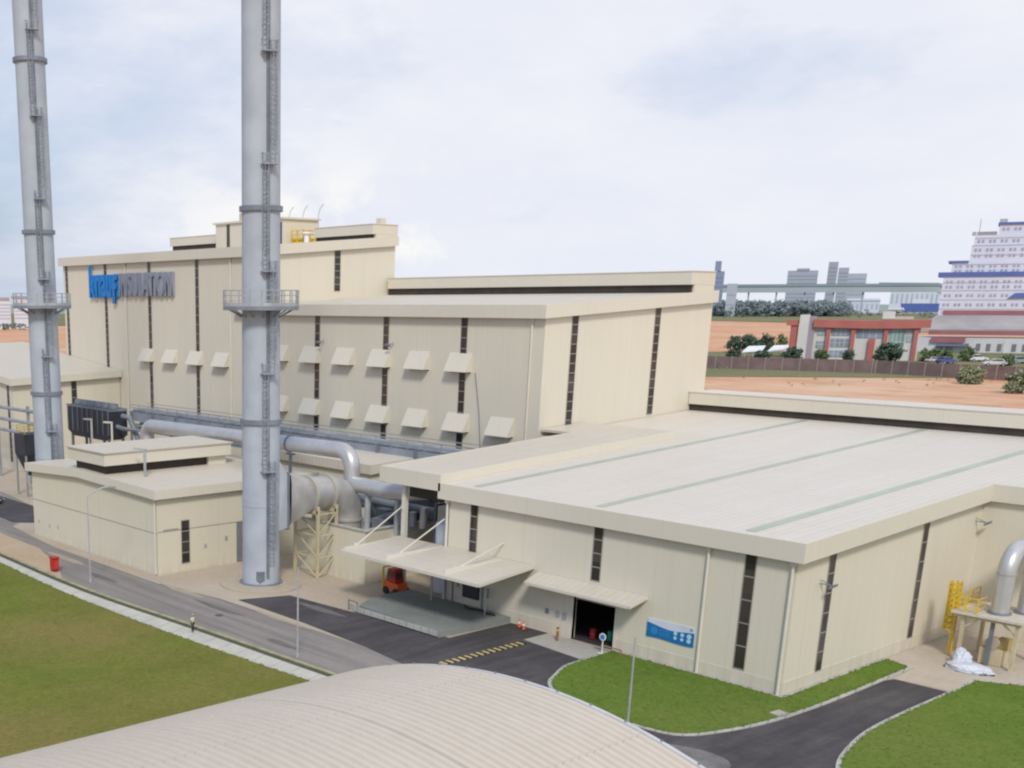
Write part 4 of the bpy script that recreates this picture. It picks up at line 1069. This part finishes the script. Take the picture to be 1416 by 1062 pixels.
# ------------------------------------------------------------------ person
def person(x,y,z,face):
    root=thing('person','worker in pale hi-vis vest and dark trousers standing on the white footpath','person',(x,y,z))
    def skin(name,verts,edges,rad,mat,sub=2):
        me=bpy.data.meshes.new(name); me.from_pydata(verts,edges,[]); o=bpy.data.objects.new(name,me); COL.objects.link(o)
        md=o.modifiers.new('skin','SKIN'); 
        for v,r_ in zip(me.skin_vertices[0].data,rad): v.radius=(r_,r_) if not isinstance(r_,tuple) else r_
        me.skin_vertices[0].data[0].use_root=True
        s=o.modifiers.new('sub','SUBSURF'); s.levels=sub; s.render_levels=sub
        dg=bpy.context.evaluated_depsgraph_get(); dg.update(); m2=bpy.data.meshes.new_from_object(o.evaluated_get(dg)); bpy.data.objects.remove(o)
        m2.materials.clear(); m2.materials.append(mat)
        for p in m2.polygons: p.use_smooth=True
        for v in m2.vertices:
            c,s_=cos(face),sin(face); X,Y_=v.co.x,v.co.y; v.co=(X*c-Y_*s_,X*s_+Y_*c,v.co.z)
        o2=bpy.data.objects.new(name,m2); COL.objects.link(o2); o2.parent=root; return o2
    SK=plain('skin',(.32,.19,.12),.6); VEST=plain('hivis',(.66,.70,.36),.6,0,.1); TR=plain('trousers',(.035,.035,.05),.8)
    V=[(0,0,.95),(0,0,1.2),(0,0,1.42),(0,0,1.5),(0,.01,1.58),(0,.015,1.68),(0,.01,1.76),
       (-.2,0,1.4),(-.25,.0,1.13),(-.24,.07,.9),(-.24,.09,.83),(.2,0,1.4),(.25,.0,1.13),(.24,.07,.9),(.24,.09,.83),
       (-.1,0,.88),(-.11,.01,.5),(-.11,-.01,.09),(-.11,.13,.05),(.1,0,.88),(.12,.03,.5),(.12,-.02,.09),(.12,.12,.05)]
    E=[(0,1),(1,2),(2,3),(3,4),(4,5),(5,6),(2,7),(7,8),(8,9),(9,10),(2,11),(11,12),(12,13),(13,14),(0,15),(15,16),(16,17),(17,18),(0,19),(19,20),(20,21),(21,22)]
    Rr=[.14,.13,.14,.06,.075,.095,.06,.07,.05,.037,.035,.07,.05,.037,.035,.09,.062,.045,.04,.09,.062,.045,.04]
    skin('body',V,E,Rr,SK)
    for side in (-1,1):      # five fingers each hand
        for f in range(4):
            b_=(side*.24+(f-1.5)*.018*.6, .09+(f-1.5)*.02, .80)
            skin('finger',[b_,(b_[0],b_[1]+.006,b_[2]-.045),(b_[0]-side*.006,b_[1]+.014,b_[2]-.08+.006*abs(f-1.5))],[(0,1),(1,2)],[.010,.009,.007],SK,1)
        skin('thumb',[(side*.225,.115,.83),(side*.215,.14,.80),(side*.212,.15,.77)],[(0,1),(1,2)],[.011,.010,.008],SK,1)
    skin('vest',[(0,0,.92),(0,0,1.2),(0,0,1.40),(0,0,1.46),(-.2,0,1.40),(-.245,0,1.2),(.2,0,1.40),(.245,0,1.2)],[(0,1),(1,2),(2,3),(2,4),(4,5),(2,6),(6,7)],[.165,.155,.162,.075,.085,.066,.085,.066],VEST)
    skin('trousers',[(0,0,.95),(-.1,0,.86),(-.112,.01,.5),(-.112,-.01,.12),(.1,0,.86),(.122,.03,.5),(.122,-.02,.12)],[(0,1),(1,2),(2,3),(0,4),(4,5),(5,6)],[.155,.105,.08,.066,.105,.08,.066],TR)
    skin('boot',[(-.112,-.03,.05),(-.112,.13,.045)],[(0,1)],[.055,.045],DARK,1); skin('boot',[(.122,-.04,.05),(.122,.12,.045)],[(0,1)],[.055,.045],DARK,1)
    skin('helmet',[(0,.01,1.72),(0,.01,1.78)],[(0,1)],[.115,.085],plain('helmet_white',(.7,.7,.66),.4),2)
    fc=MB()
    for s in (-1,1): fc.box(s*.035-.012,s*.035+.012,.098,.106,1.665,1.68)
    me=fc.build('eyes',DARK)
    for v in me.data.vertices:
        c,s_=cos(face),sin(face); X,Y_=v.co.x,v.co.y; v.co=(X*c-Y_*s_,X*s_+Y_*c,v.co.z)
    me.parent=root
    fc=MB(); fc._add([(-.016,.09,1.62),(.016,.09,1.62),(0,.125,1.625),(0,.095,1.67)],[(0,1,2),(0,2,3),(1,3,2)]); fc.box(-.025,.025,.088,.096,1.59,1.598)
    me=fc.build('nose_and_mouth',SK)
    for v in me.data.vertices:
        c,s_=cos(face),sin(face); X,Y_=v.co.x,v.co.y; v.co=(X*c-Y_*s_,X*s_+Y_*c,v.co.z)
    me.parent=root
person(-86.9,58.0,.10,radians(-60))

# ------------------------------------------------------------------ vehicles
def car(name,label,loc,yaw,mat,L=4.4,sc=1.0,group=None,cat='car'):
    t=thing(name,label,cat,loc,group); t.rotation_euler=(0,0,yaw); t.scale=(sc,sc,sc)
    def add(mb,nm,mt,par=None,smooth=False,bev=0):
        o=mb.build(nm,mt,None,smooth,bevel=bev); o.parent=par or t; return o
    pts=[(-L/2,.35),(-L/2,.85),(-L/2+.25,.95),(-.95,.98),(-.95,.98),(.95,.95),(L/2-.2,.78),(L/2,.6),(L/2,.35)]
    b=MB(); b.extr([(x,-.86,z) for x,z in pts],(0,1.72,0)); add(b,'body',mat,bev=.08)
    c=MB(); c.hexa([(-1.75,-.78,.97),(1.05,-.78,.97),(1.05,.78,.97),(-1.75,.78,.97),(-1.3,-.62,1.48),(.3,-.62,1.48),(.3,.62,1.48),(-1.3,.62,1.48)])
    cb=add(c,'cabin',mat,bev=.06)
    g=MB()
    for s in (-1,1): g.extr([(-1.5,s*.775,1.03),(.85,s*.775,1.03),(.25,s*.66,1.42),(-1.2,s*.66,1.42)],(0,s*.03,0))
    g.extr([(1.02,-.68,1.02),(1.02,.68,1.02),(.38,.56,1.43),(.38,-.56,1.43)],(.03,0,.02)); g.extr([(-1.74,-.68,1.02),(-1.74,.68,1.02),(-1.36,.56,1.43),(-1.36,-.56,1.43)],(-.03,0,.02))
    add(g,'window',GLASS,cb)
    for sx in (-L/2+.8,L/2-.85):
        for s in (-1,1):
            wh_=add(MB().cyl((sx,s*.68,.33),(sx,s*.9,.33),.33,n=16),'wheel',DARK,None,True)
            add(MB().cyl((sx,s*.9,.33),(sx,s*.915,.33),.19,n=12),'rim',STEEL,wh_)
    for s in (-1,1): add(MB().box(L/2-.06,L/2+.02,s*.6-.17,s*.6+.17,.6,.74),'headlight',WHITE); add(MB().box(-L/2-.02,-L/2+.06,s*.62-.14,s*.62+.14,.68,.84),'taillight',RED)
    return t
car('car','dark green car cut by the left picture edge on the asphalt',(-166.5,73.6,.06),radians(40),plain('car_dark',(.03,.05,.05),.3))

# ------------------------------------------------------------------ far surroundings
def gp(u,v):
    """ground point of a photograph column/row for laying out the distant surroundings, with metres per photo pixel"""
    a=(u-361.2)/1588; b=(v-869.4)/1588; cp,s_=cos(radians(PIT)),sin(radians(PIT))
    z=-s_-b*cp; t_=-H/z; p=RT*(a*t_)+FW*((cp-b*s_)*t_)
    return Vector((p.x,p.y,0)), t_/1588
def frame(u,v):
    p,s=gp(u,v); f=Vector((p.x,p.y,0)).normalized(); r=Vector((f.y,-f.x,0)); return p,s,r,f
class LF:   # local frame: pixels-sized units at that distance: x right, y away, z up
    def __init__(s,u,v): s.p,s.s,s.r,s.f=frame(u,v); s.u=u; s.v=v
    def w(s,x,y,z): q=s.p+s.r*(x*s.s)+s.f*(y*s.s); return (q.x,q.y,z*s.s*.955)
    def box(s,mb,x0,x1,y0,y1,z0,z1,mi=0):
        return mb.hexa([s.w(x0,y0,z0),s.w(x1,y0,z0),s.w(x1,y1,z0),s.w(x0,y1,z0),s.w(x0,y0,z1),s.w(x1,y0,z1),s.w(x1,y1,z1),s.w(x0,y1,z1)],mi)
def haze_tint(c,k=.35,h=(.50,.56,.66)): return tuple(a*(1-k)+b*k for a,b in zip(c,h))  # mixes distance haze into a base colour

# brown boundary fence
fe = thing('boundary_fence','long brown boundary wall with paler posts beyond the bare soil','fence',(-250,530,0))
A=Vector((-345,505,0)); B=Vector((-120,522,0)); C=Vector((-40,520,0))
fm=MB(); pm_=MB(); Mid=Vector((-250,533,0))
P=[A,Mid,Vector((-186,523,0)),C]
for a,b in zip(P,P[1:]):
    d=(b-a); L=d.length; d.normalize(); nn=Vector((-d.y,d.x,0))
    fm.hexa([tuple(a-nn*.15),tuple(b-nn*.15),tuple(b+nn*.15),tuple(a+nn*.15)]+[tuple(q+Vector((0,0,5.6))) for q in (a-nn*.15,b-nn*.15,b+nn*.15,a+nn*.15)])
    k=0
    while k<L:
        q=a+d*k; pm_.box(q.x-.22,q.x+.22,q.y-.3,q.y+.3,0,5.9); k+=7.5
fm.build('panel',plain('fence_brown',haze_tint((.17,.10,.085),.08),.8,0,.25,.2),fe); pm_.build('post',plain('fence_post',haze_tint((.30,.24,.20),.1),.8),fe)

# ---- foliage kit
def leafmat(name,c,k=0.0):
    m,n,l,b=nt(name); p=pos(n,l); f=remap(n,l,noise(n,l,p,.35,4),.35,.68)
    l.new(mixc(n,l,f,haze_tint(tuple(x*.55 for x in c),k),haze_tint(tuple(min(1,x*1.5) for x in c),k)),b.inputs['Base Color']); b.inputs['Roughness'].default_value=.85
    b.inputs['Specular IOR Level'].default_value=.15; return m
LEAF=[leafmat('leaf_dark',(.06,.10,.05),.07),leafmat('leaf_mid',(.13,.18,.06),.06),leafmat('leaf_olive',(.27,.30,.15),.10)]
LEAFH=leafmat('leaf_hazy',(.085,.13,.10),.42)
BARK=plain('bark',(.14,.10,.07),.9)
def crown(mb,c,rx,ry,rz,nclump,leaf,rnd,per=26):
    for _ in range(nclump):
        while True:
            q=Vector((rnd.uniform(-1,1),rnd.uniform(-1,1),rnd.uniform(-1,1)))
            if .25<q.length<1: break
        cc=Vector(c)+Vector((q.x*rx,q.y*ry,q.z*rz)); cr=rnd.uniform(.18,.36)*min(rx,rz)
        for _ in range(per):
            o=Vector((rnd.gauss(0,1),rnd.gauss(0,1),rnd.gauss(0,.8)))*cr*.6
            n1=Vector((rnd.gauss(0,1),rnd.gauss(0,1),rnd.gauss(0,1))).normalized(); t1=n1.orthogonal().normalized(); t2=n1.cross(t1)
            s_=leaf*rnd.uniform(.6,1.3); p=cc+o
            mb.quad(tuple(p-t1*s_-t2*s_*.6),tuple(p+t1*s_-t2*s_*.6),tuple(p+t1*s_+t2*s_*.6),tuple(p-t1*s_+t2*s_*.6))
def tree(name,u,v,wpx,hpx,mat,label,group,seed,low=False,cat='tree'):
    p,s=gp(u,v); Wd,Ht=wpx*s,hpx*s; rnd=random.Random(seed)
    t=thing(name,label,cat,tuple(p),group)
    tr=MB(); th=Ht*(.25 if low else .45)
    tr.tube([tuple(p),tuple(p+Vector((.05*Wd,0,th*.6))),tuple(p+Vector((0,.03*Wd,th)))],[Wd*.045,Wd*.035,Wd*.025],7)
    for k in range(5):
        a=2*pi*k/5+rnd.random(); tr.tube([tuple(p+Vector((0,0,th*.75))),tuple(p+Vector((cos(a)*Wd*.3,sin(a)*Wd*.3,th+Ht*.2)))],[Wd*.02,Wd*.008],5)
    tr.build('trunk',BARK,t,smooth=True)
    cm=MB(); zc_=Ht*(.48 if low else .6)
    crown(cm,(p.x,p.y,zc_),Wd*.5,Wd*.5,Ht*(.5 if low else .4),52,Wd*.055,rnd)
    cm.build('crown',mat,t)
    return t
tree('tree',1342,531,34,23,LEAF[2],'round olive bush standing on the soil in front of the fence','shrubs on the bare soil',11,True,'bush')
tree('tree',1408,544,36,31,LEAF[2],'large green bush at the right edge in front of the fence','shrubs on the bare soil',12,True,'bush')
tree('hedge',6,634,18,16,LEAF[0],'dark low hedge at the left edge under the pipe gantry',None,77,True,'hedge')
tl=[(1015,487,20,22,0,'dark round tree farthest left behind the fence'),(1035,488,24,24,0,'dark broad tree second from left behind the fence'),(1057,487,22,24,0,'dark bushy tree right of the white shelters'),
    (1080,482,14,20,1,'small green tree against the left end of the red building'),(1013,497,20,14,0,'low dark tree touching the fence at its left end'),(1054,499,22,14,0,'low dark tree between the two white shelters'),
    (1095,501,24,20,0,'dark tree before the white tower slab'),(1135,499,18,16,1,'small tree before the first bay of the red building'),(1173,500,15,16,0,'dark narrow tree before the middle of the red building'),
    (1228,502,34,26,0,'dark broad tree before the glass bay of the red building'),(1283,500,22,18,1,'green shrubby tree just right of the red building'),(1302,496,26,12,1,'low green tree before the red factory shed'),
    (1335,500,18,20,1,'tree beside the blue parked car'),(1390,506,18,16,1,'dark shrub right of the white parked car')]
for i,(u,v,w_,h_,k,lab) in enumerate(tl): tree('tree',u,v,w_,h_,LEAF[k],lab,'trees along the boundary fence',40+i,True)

# ---- red framed office building
rb_=thing('office_building','white and glass office block framed in orange red with a flat curved red roof','office building',tuple(gp(1185,497)[0]))
F=LF(1185,498); RW=plain('red_render',haze_tint((.42,.075,.04),.12),.6,0,.15,.1); WW=plain('white_render',haze_tint((.62,.61,.58),.1),.6,0,.08,.1)
GL=plain('blue_glass',haze_tint((.22,.28,.36),.15),.2,0,.3,.15); GG=plain('green_glass',haze_tint((.16,.30,.27),.2),.2,0,.4,.2)
mb=MB(); F.box(mb,-75,72,4,34,0,48); mb.build('wall',WW,rb_)
mb=MB()
for k in range(12):
    xa=-60+11.9*k; za=46-1.6*sin(pi*(k)/12); zb=46-1.6*sin(pi*(k+1)/12)
    mb.hexa([F.w(xa,-4,za),F.w(xa+11.9,-4,zb),F.w(xa+11.9,36,zb),F.w(xa,36,za),F.w(xa,-4,za+11),F.w(xa+11.9,-4,zb+11),F.w(xa+11.9,36,zb+11),F.w(xa,36,za+11)])
mb.build('roof',RW,rb_)
mb=MB(); F.box(mb,-78,-66,-1,30,0,63); mb.build('tower_slab',WW,rb_)
mb=MB(); F.box(mb,-66,-58,1,28,0,61); mb.build('tower_slab',plain('mauve_render',haze_tint((.30,.22,.24),.2),.6),rb_)
mb=MB(); F.box(mb,-95,-80,2,30,48,56); F.box(mb,-89,-80,4,28,0,48); mb.build('side_frame',RW,rb_)
for x in (-40,-9,31,67):
    mb=MB(); F.box(mb,x-2.5,x+2.5,-1,3.9,0,46); mb.build('column',RW,rb_)
for x in (15,):
    mb=MB(); F.box(mb,x-4,x+4,-1,3.9,0,30); mb.build('column',RW,rb_)
for x0,x1,z0,z1,mt in ((-54,-44,34,42,GL),(-36,-13,34,44,GL),(-54,-44,16,26,GL),(-36,-13,18,30,GL),(-5,27,31,46,GL),(35,54,6,46,GG),(56,63,26,44,GL),(-54,-44,4,12,GL),(-36,-13,4,13,GL)):
    mb=MB(); F.box(mb,x0,x1,3.2,3.95,z0,z1); wo=mb.build('window',mt,rb_)
    mb=MB(); 
    for q in range(1,4): F.box(mb,x0+(x1-x0)*q/4-.3,x0+(x1-x0)*q/4+.3,3.0,3.19,z0,z1)
    F.box(mb,x0,x1,2.9,3.18,(z0+z1)/2-.3,(z0+z1)/2+.3); mb.build('frame',WW,wo)
mb=MB(); F.box(mb,24,39,8,24,58,68); mb.build('roof_plant_room',WW,rb_)
mb=MB(); F.box(mb,39.1,62,14,30,57.2,61); mb.build('roof_plant_room',plain('tan_render',haze_tint((.5,.44,.36),.15),.6),rb_)

# ---- white shelters and cars behind the fence
for i,(u,v,lab) in enumerate(((1041,494,'white sloped shelter roof left behind the fence'),(1076,493,'white sloped shelter roof nearer the red building'))):
    F=LF(u,v); t=thing('car_shelter',lab,'shelter',tuple(F.p),'white car shelters behind the fence')
    mb=MB(); mb.hexa([F.w(-15,0,6),F.w(11,0,9),F.w(15,22,15),F.w(-7,22,14),F.w(-15,0,7),F.w(11,0,10),F.w(15,22,16),F.w(-7,22,15)]); mb.build('roof',WHITE,t)
    mb=MB()
    for x in (-11,0,10): F.box(mb,x-.4,x+.4,1,1.8,0,8); F.box(mb,x-.4,x+.4,12,12.8,0,12)
    mb.build('post',STEEL,t)
for u,v,c,lab,yaw in ((1308,503,(.03,.07,.28),'blue parked car behind the fence',20),(1350,500,(.72,.73,.75),'white parked car behind the fence near the tree',10),(1375,506,(.62,.6,.6),'pale parked car right of the white one',160),(1409,503,(.25,.32,.32),'grey green parked car at the right edge',5),(1290,501,(.6,.6,.62),'silver parked car partly hidden by the red building shrubs',15)):
    p,s=gp(u,v); car('parked_car',lab,tuple(p),radians(YAW+yaw),plain('car_paint',haze_tint(c,.08),.35,0,.05),sc=29*s/4.4 if u!=1290 else 22*s/4.4,group='cars parked behind the fence')

# ---- red roofed factory shed
rs=thing('factory_shed','long low factory shed with grey roof, dark red trim and white wall','factory shed',tuple(gp(1360,487)[0]))
F=LF(1360,488); DR=plain('dark_red_trim',haze_tint((.28,.045,.05),.15),.6,0,.15,.1)
mb=MB(); F.box(mb,-82,110,0,60,0,21); mb.build('wall',plain('shed_wall',haze_tint((.60,.59,.60),.12),.6,0,.12,.08),rs)
mb=MB(); F.box(mb,-70,110,-3,0-.05,25,31); F.box(mb,-66,-24,-4,-3.1,14,21); mb.build('trim',DR,rs)
mb=MB(); mb.hexa([F.w(-80,-3,31.1),F.w(110,-3,31.1),F.w(110,60,31.1),F.w(-72,60,31.1),F.w(-80,-3,33),F.w(110,-3,33),F.w(110,60,52),F.w(-66,60,52)]); mb.build('roof',plain('shed_roof',haze_tint((.34,.30,.28),.15),.7,0,.2,.06),rs)
mb=MB(); F.box(mb,-58,110,60.1,64,34,59); mb.build('ridge_band',DR,rs)
for i,x in enumerate((-58,-46,-24,-10,2,15,32,44)):
    mb=MB(); F.box(mb,x,x+(8 if i<2 else 5),-.9,-.1,3,13 if i>1 else 10); mb.build('window',GL if i<2 else plain('shed_win',haze_tint((.10,.09,.10),.2),.4),rs)
mb=MB(); F.box(mb,22,30,-.8,-.1,0,17); F.box(mb,52,62,-.8,-.1,0,17); mb.build('door',WW,rs)
mb=MB(); F.box(mb,-58,-22,-10,-1,9,11.5); mb.build('awning',plain('awning_blue',haze_tint((.08,.10,.22),.15),.6),rs)

# ---- white stepped tower block with blue bands
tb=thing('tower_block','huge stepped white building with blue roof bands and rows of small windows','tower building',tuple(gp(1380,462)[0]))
F=LF(1380,462); TW=plain('tower_white',haze_tint((.60,.65,.78),.22),.6,0,.08,.03); TB=plain('tower_blue',haze_tint((.02,.07,.34),.14),.5,0,.1,.05); TWin=plain('tower_window',haze_tint((.22,.24,.34),.40),.4,0,.2,.05)
FBAND=plain('band_grey',haze_tint((.42,.44,.52),.25),.6)
lev=[(-76,0,80),(-68,80,101),(-48,101,123),(-46,123,137),(-19,137,153)]
for i,(x,z0,z1) in enumerate(lev):
    mb=MB(); F.box(mb,x,110,2*i,60-3*i,z0,z1); mb.build('wall',TW,tb)
for x0,x1,z,h,y in ((-83,120,80,6.5,-1.5),(-73,-49,99.2,3.2,.5),(-21,120,151,3,6)): mb=MB(); F.box(mb,x0,x1,y,62,z+.02,z+h); mb.build('roof_band',TB,tb)
mb=MB(); mb.hexa([F.w(4,-2.5,50),F.w(120,-2.5,52),F.w(120,-.05,52),F.w(4,-.05,50),F.w(12,-2.5,57),F.w(120,-2.5,60),F.w(120,-.05,60),F.w(12,-.05,57)])
mb.build('side_awning',TB,tb)
mb=MB(); F.box(mb,-44,-21,8.5,30,137.1,142); mb.build('terrace_roof',plain('terrace',haze_tint((.2,.19,.2),.25),.6),tb)
for z in (30,43,56,67,92,105,118,128):
    mb=MB(); F.box(mb,-75.6 if z<80 else (-67.6 if z<100 else (-47.6 if z<123 else -45.6)),110,(0 if z<80 else 2 if z<101 else 4 if z<123 else 6)-.5,50,z+4.4,z+5.6); mb.build('floor_band',FBAND,tb)
wins=[]
for z in (28,39,52,64,71,86,93,107,115,127,143):
    x0,y=(-72,0) if z<80 else (-64,2) if z<101 else (-44,4) if z<123 else (-42,6) if z<137 else (-15,8)
    x=x0; k=0
    while x<60:
        wins.append((x,y,z)); x+=5.0 if k%2==0 else 8.6; k+=1
rest=MB()
wins.sort(key=lambda q:q[0])
for i,(x,y,z) in enumerate(wins):
    mb=MB() if i<100 else rest
    F.box(mb,x,x+2.9,y-.6,y-.1,z,z+3.8)
    if i<100: mb.build('window',TWin,tb)
rest.build('window',TWin,tb,kind='stuff')
mb=MB(); mb.tube([F.w(-42,12,137),F.w(-42,12,160)],.5*F.s,6); mb.build('mast',STEEL,tb)
mb=MB(); F.box(mb,-50,-45,8,14,137,142); mb.build('roof_unit',STEEL,tb); mb=MB(); F.box(mb,-20,-11,12,20,154,159); mb.build('roof_unit',STEEL,tb)

# ---- elevated conveyor / viaduct, towers, far sheds
vd=thing('viaduct','long elevated grey green viaduct on piers crossing the horizon','viaduct',tuple(gp(1120,436)[0]))
F=LF(1120,436); VG=plain('viaduct_side',haze_tint((.26,.31,.31),.40),.7,0,.1,.01); VT=plain('viaduct_top',haze_tint((.08,.16,.16),.35),.7,0,.1,.01)
mb=MB(); F.box(mb,-140,150,0,14,32,40); mb.hexa([F.w(150,0,32),F.w(182,10,10),F.w(182,24,10),F.w(150,14,32),F.w(150,0,40),F.w(182,10,24),F.w(182,24,24),F.w(150,14,40)]); mb.build('girder',VG,vd)
mb=MB(); F.box(mb,-136,80,-1,15,40.05,43.5); mb.hexa([F.w(80,-1,40.05),F.w(150,-1,40.05),F.w(150,15,40.05),F.w(80,15,40.05),F.w(80,-1,45),F.w(150,-1,44),F.w(150,15,44),F.w(80,15,45)]); mb.hexa([F.w(150,-1,40.05),F.w(182,9,24.1),F.w(182,25,24.1),F.w(150,15,40.05),F.w(150,-1,44),F.w(182,9,31),F.w(182,25,31),F.w(150,15,44)]); mb.build('parapet',VT,vd)
for x in (-118,-82,-46,-10,26,62): mb=MB(); F.box(mb,x-1,x+1,4,10,0,31.9); mb.build('pier',VG,vd)
_wm={}
def WINM(name,col,k):
    if (name,col,k) not in _wm: _wm[(name,col,k)]=plain(name+'_glazing',haze_tint(tuple(c*.6 for c in col),k),.5)
    return _wm[(name,col,k)]
def block(u,v,x0,x1,h,label,col,k,rows=6,extra=None,name='apartment_block',cat='apartment block',group='towers on the horizon'):
    F=LF(u,v); t=thing(name,label,cat,tuple(F.p),group); dx=-.1*h*(u-361)/750; x0+=dx; x1+=dx
    if extra: extra=(extra[0]+dx,extra[1]+dx,extra[2])
    mb=MB(); F.box(mb,x0,x1,0,(x1-x0)*.5,0,h); 
    if extra: F.box(mb,extra[0],extra[1],-1,(x1-x0)*.4,h+.05,h+extra[2])
    mb.build('wall',plain(name+'_wall',haze_tint(col,k),.7,0,.06,.004),t)
    for r_ in range(rows):
        z=h*(.35+.6*r_/rows); mb=MB(); F.box(mb,x0+1,x1-1,-.35,-.05,z,z+1.2); mb.build('window',WINM(name,col,k),t)
    return t
block(1110,432,-19,19,58,'wide grey apartment block alone on the horizon',(.24,.24,.28),.38,7,(-8,8,3))
block(1159,432,-12,0,70,'tallest stepped grey tower of the horizon group',(.22,.22,.26),.38,8)
block(1166,433,-6,7,63,'shoulder tower joined right of the tallest grey tower',(.23,.23,.27),.38,8)
block(1185,432,-11,12,54,'lower pale block right of the tall grey tower',(.32,.33,.36),.42,6)
block(995,437,-6,6,62,'narrow dark blue tower just right of the beige hall',(.08,.12,.26),.35,6,(-7,1,14),'silo_tower','tower')
block(1012,438,-6,7,46,'small grey gantry top seen beside the blue tower',(.32,.34,.38),.45,2,None,'silo_tower','tower')
def shed(u,v,x0,x1,h,col,rcol,label,k=.3):
    F=LF(u,v); t=thing('distant_shed',label,'shed',tuple(F.p),'sheds along the far shore')
    mb=MB(); F.box(mb,x0,x1,0,16,0,h); mb.build('wall',plain('far_wall',haze_tint(col,k),.7,0,.08,.01),t)
    mb=MB(); mb.hexa([F.w(x0-1,-1,h+.02),F.w(x1+1,-1,h+.02),F.w(x1+1,17,h+.02),F.w(x0-1,17,h+.02),F.w(x0,-1,h+1.6),F.w(x1,-1,h+1.6),F.w(x1-1,8,h+3.6),F.w(x0+1,8,h+3.6)]); mb.build('roof',plain('far_roof',haze_tint(rcol,k),.7),t)
    q=x0+2; wm=plain('far_win',haze_tint((.34,.36,.42),k),.6)
    while q<x1-3: mb=MB(); F.box(mb,q,q+2,-.4,-.05,h*.35,h*.75); mb.build('window',wm,t); q+=6
shed(1148,434,-22,22,8,(.62,.64,.70),(.02,.08,.30),'long far shed with deep blue roof before the treeline')
shed(1190,433,-20,22,17,(.55,.58,.64),(.52,.54,.6),'pale grey far shed under the viaduct')
shed(1264,431,-32,32,33,(.62,.64,.68),(.5,.52,.58),'big pale far hall at the end of the viaduct')
F=LF(1266,433.5); t=thing('blue_hull','deep blue hull shaped block before the pale hall near the tower building','hull',tuple(F.p))
mb=MB(); mb.hexa([F.w(-17,-5,2),F.w(28,-5,2),F.w(28,-1,2),F.w(-17,-1,2),F.w(-20,-6,14),F.w(30,-6,14),F.w(30,-1,14),F.w(-20,-1,14)]); mb.build('hull',plain('hull_blue',haze_tint((.01,.06,.32),.15),.6),t)
mb=MB(); F.box(mb,-6,14,-4,-1.5,14.1,20); mb.build('deckhouse',plain('deck_white',haze_tint((.66,.68,.74),.2),.6),t)
shed(1238,435,-10,10,6,(.60,.60,.62),(.55,.55,.56),'small pale far shed left of the blue hull')
shed(1005,437,-14,16,16,(.55,.57,.6),(.5,.52,.56),'small pale far building under the viaduct end')

def woods(name,u0,u1,v,hp,depth,seed,mat,count,label=None):
    rnd=random.Random(seed); mb=MB()
    for _ in range(count):
        u=rnd.uniform(u0,u1); vv=v-rnd.random()*depth; p,s=gp(u,vv); h=hp*s*rnd.uniform(.82,1.0); r_=hp*s*rnd.uniform(.45,.7)
        crown(mb,(p.x,p.y,h*.55),r_,r_,h*.5,8,r_*.10,rnd,20)
    mb.build(name,mat,kind='stuff')
woods('distant_woods',986,1168,438,20,1.2,5,LEAFH,300)
woods('scrub',980,1300,440,7,6,6,leafmat('scrub_leaf',(.10,.12,.05),.2),70)
woods('scrub',0,60,457,9,4,8,leafmat('scrub_leaf2',(.10,.13,.06),.25),30)
woods('scrub',980,1280,511,5,3,9,LEAF[2],60)
woods('scrub',1000,1416,535,4,14,10,LEAF[2],34)

# white flats at the far left
for i,(u,x0,x1,h,lab) in enumerate(((6,-14,8,40,'white apartment block at the left edge with brown roof'),(26,-7,18,42,'white apartment block with long brown roof beside the far chimney'))):
    block(u,455,x0,x1,h,lab,(.66,.67,.74),.12,5,None,'white_flats','apartment block','white flats at the left horizon')
    F=LF(u,455); 
ro=[o for o in COL.objects if o.name.startswith('white_flats') and o.type=='EMPTY']
for o,(u,x0,x1,h) in zip(ro,((6,-14,8,40),(26,-7,18,42))):
    F=LF(u,455); mb=MB(); F.box(mb,x0-1,x1+1,-1,(x1-x0)*.5+1,h+.05,h+4); mb.build('roof',plain('flat_roof',haze_tint((.3,.24,.22),.25),.7),o)
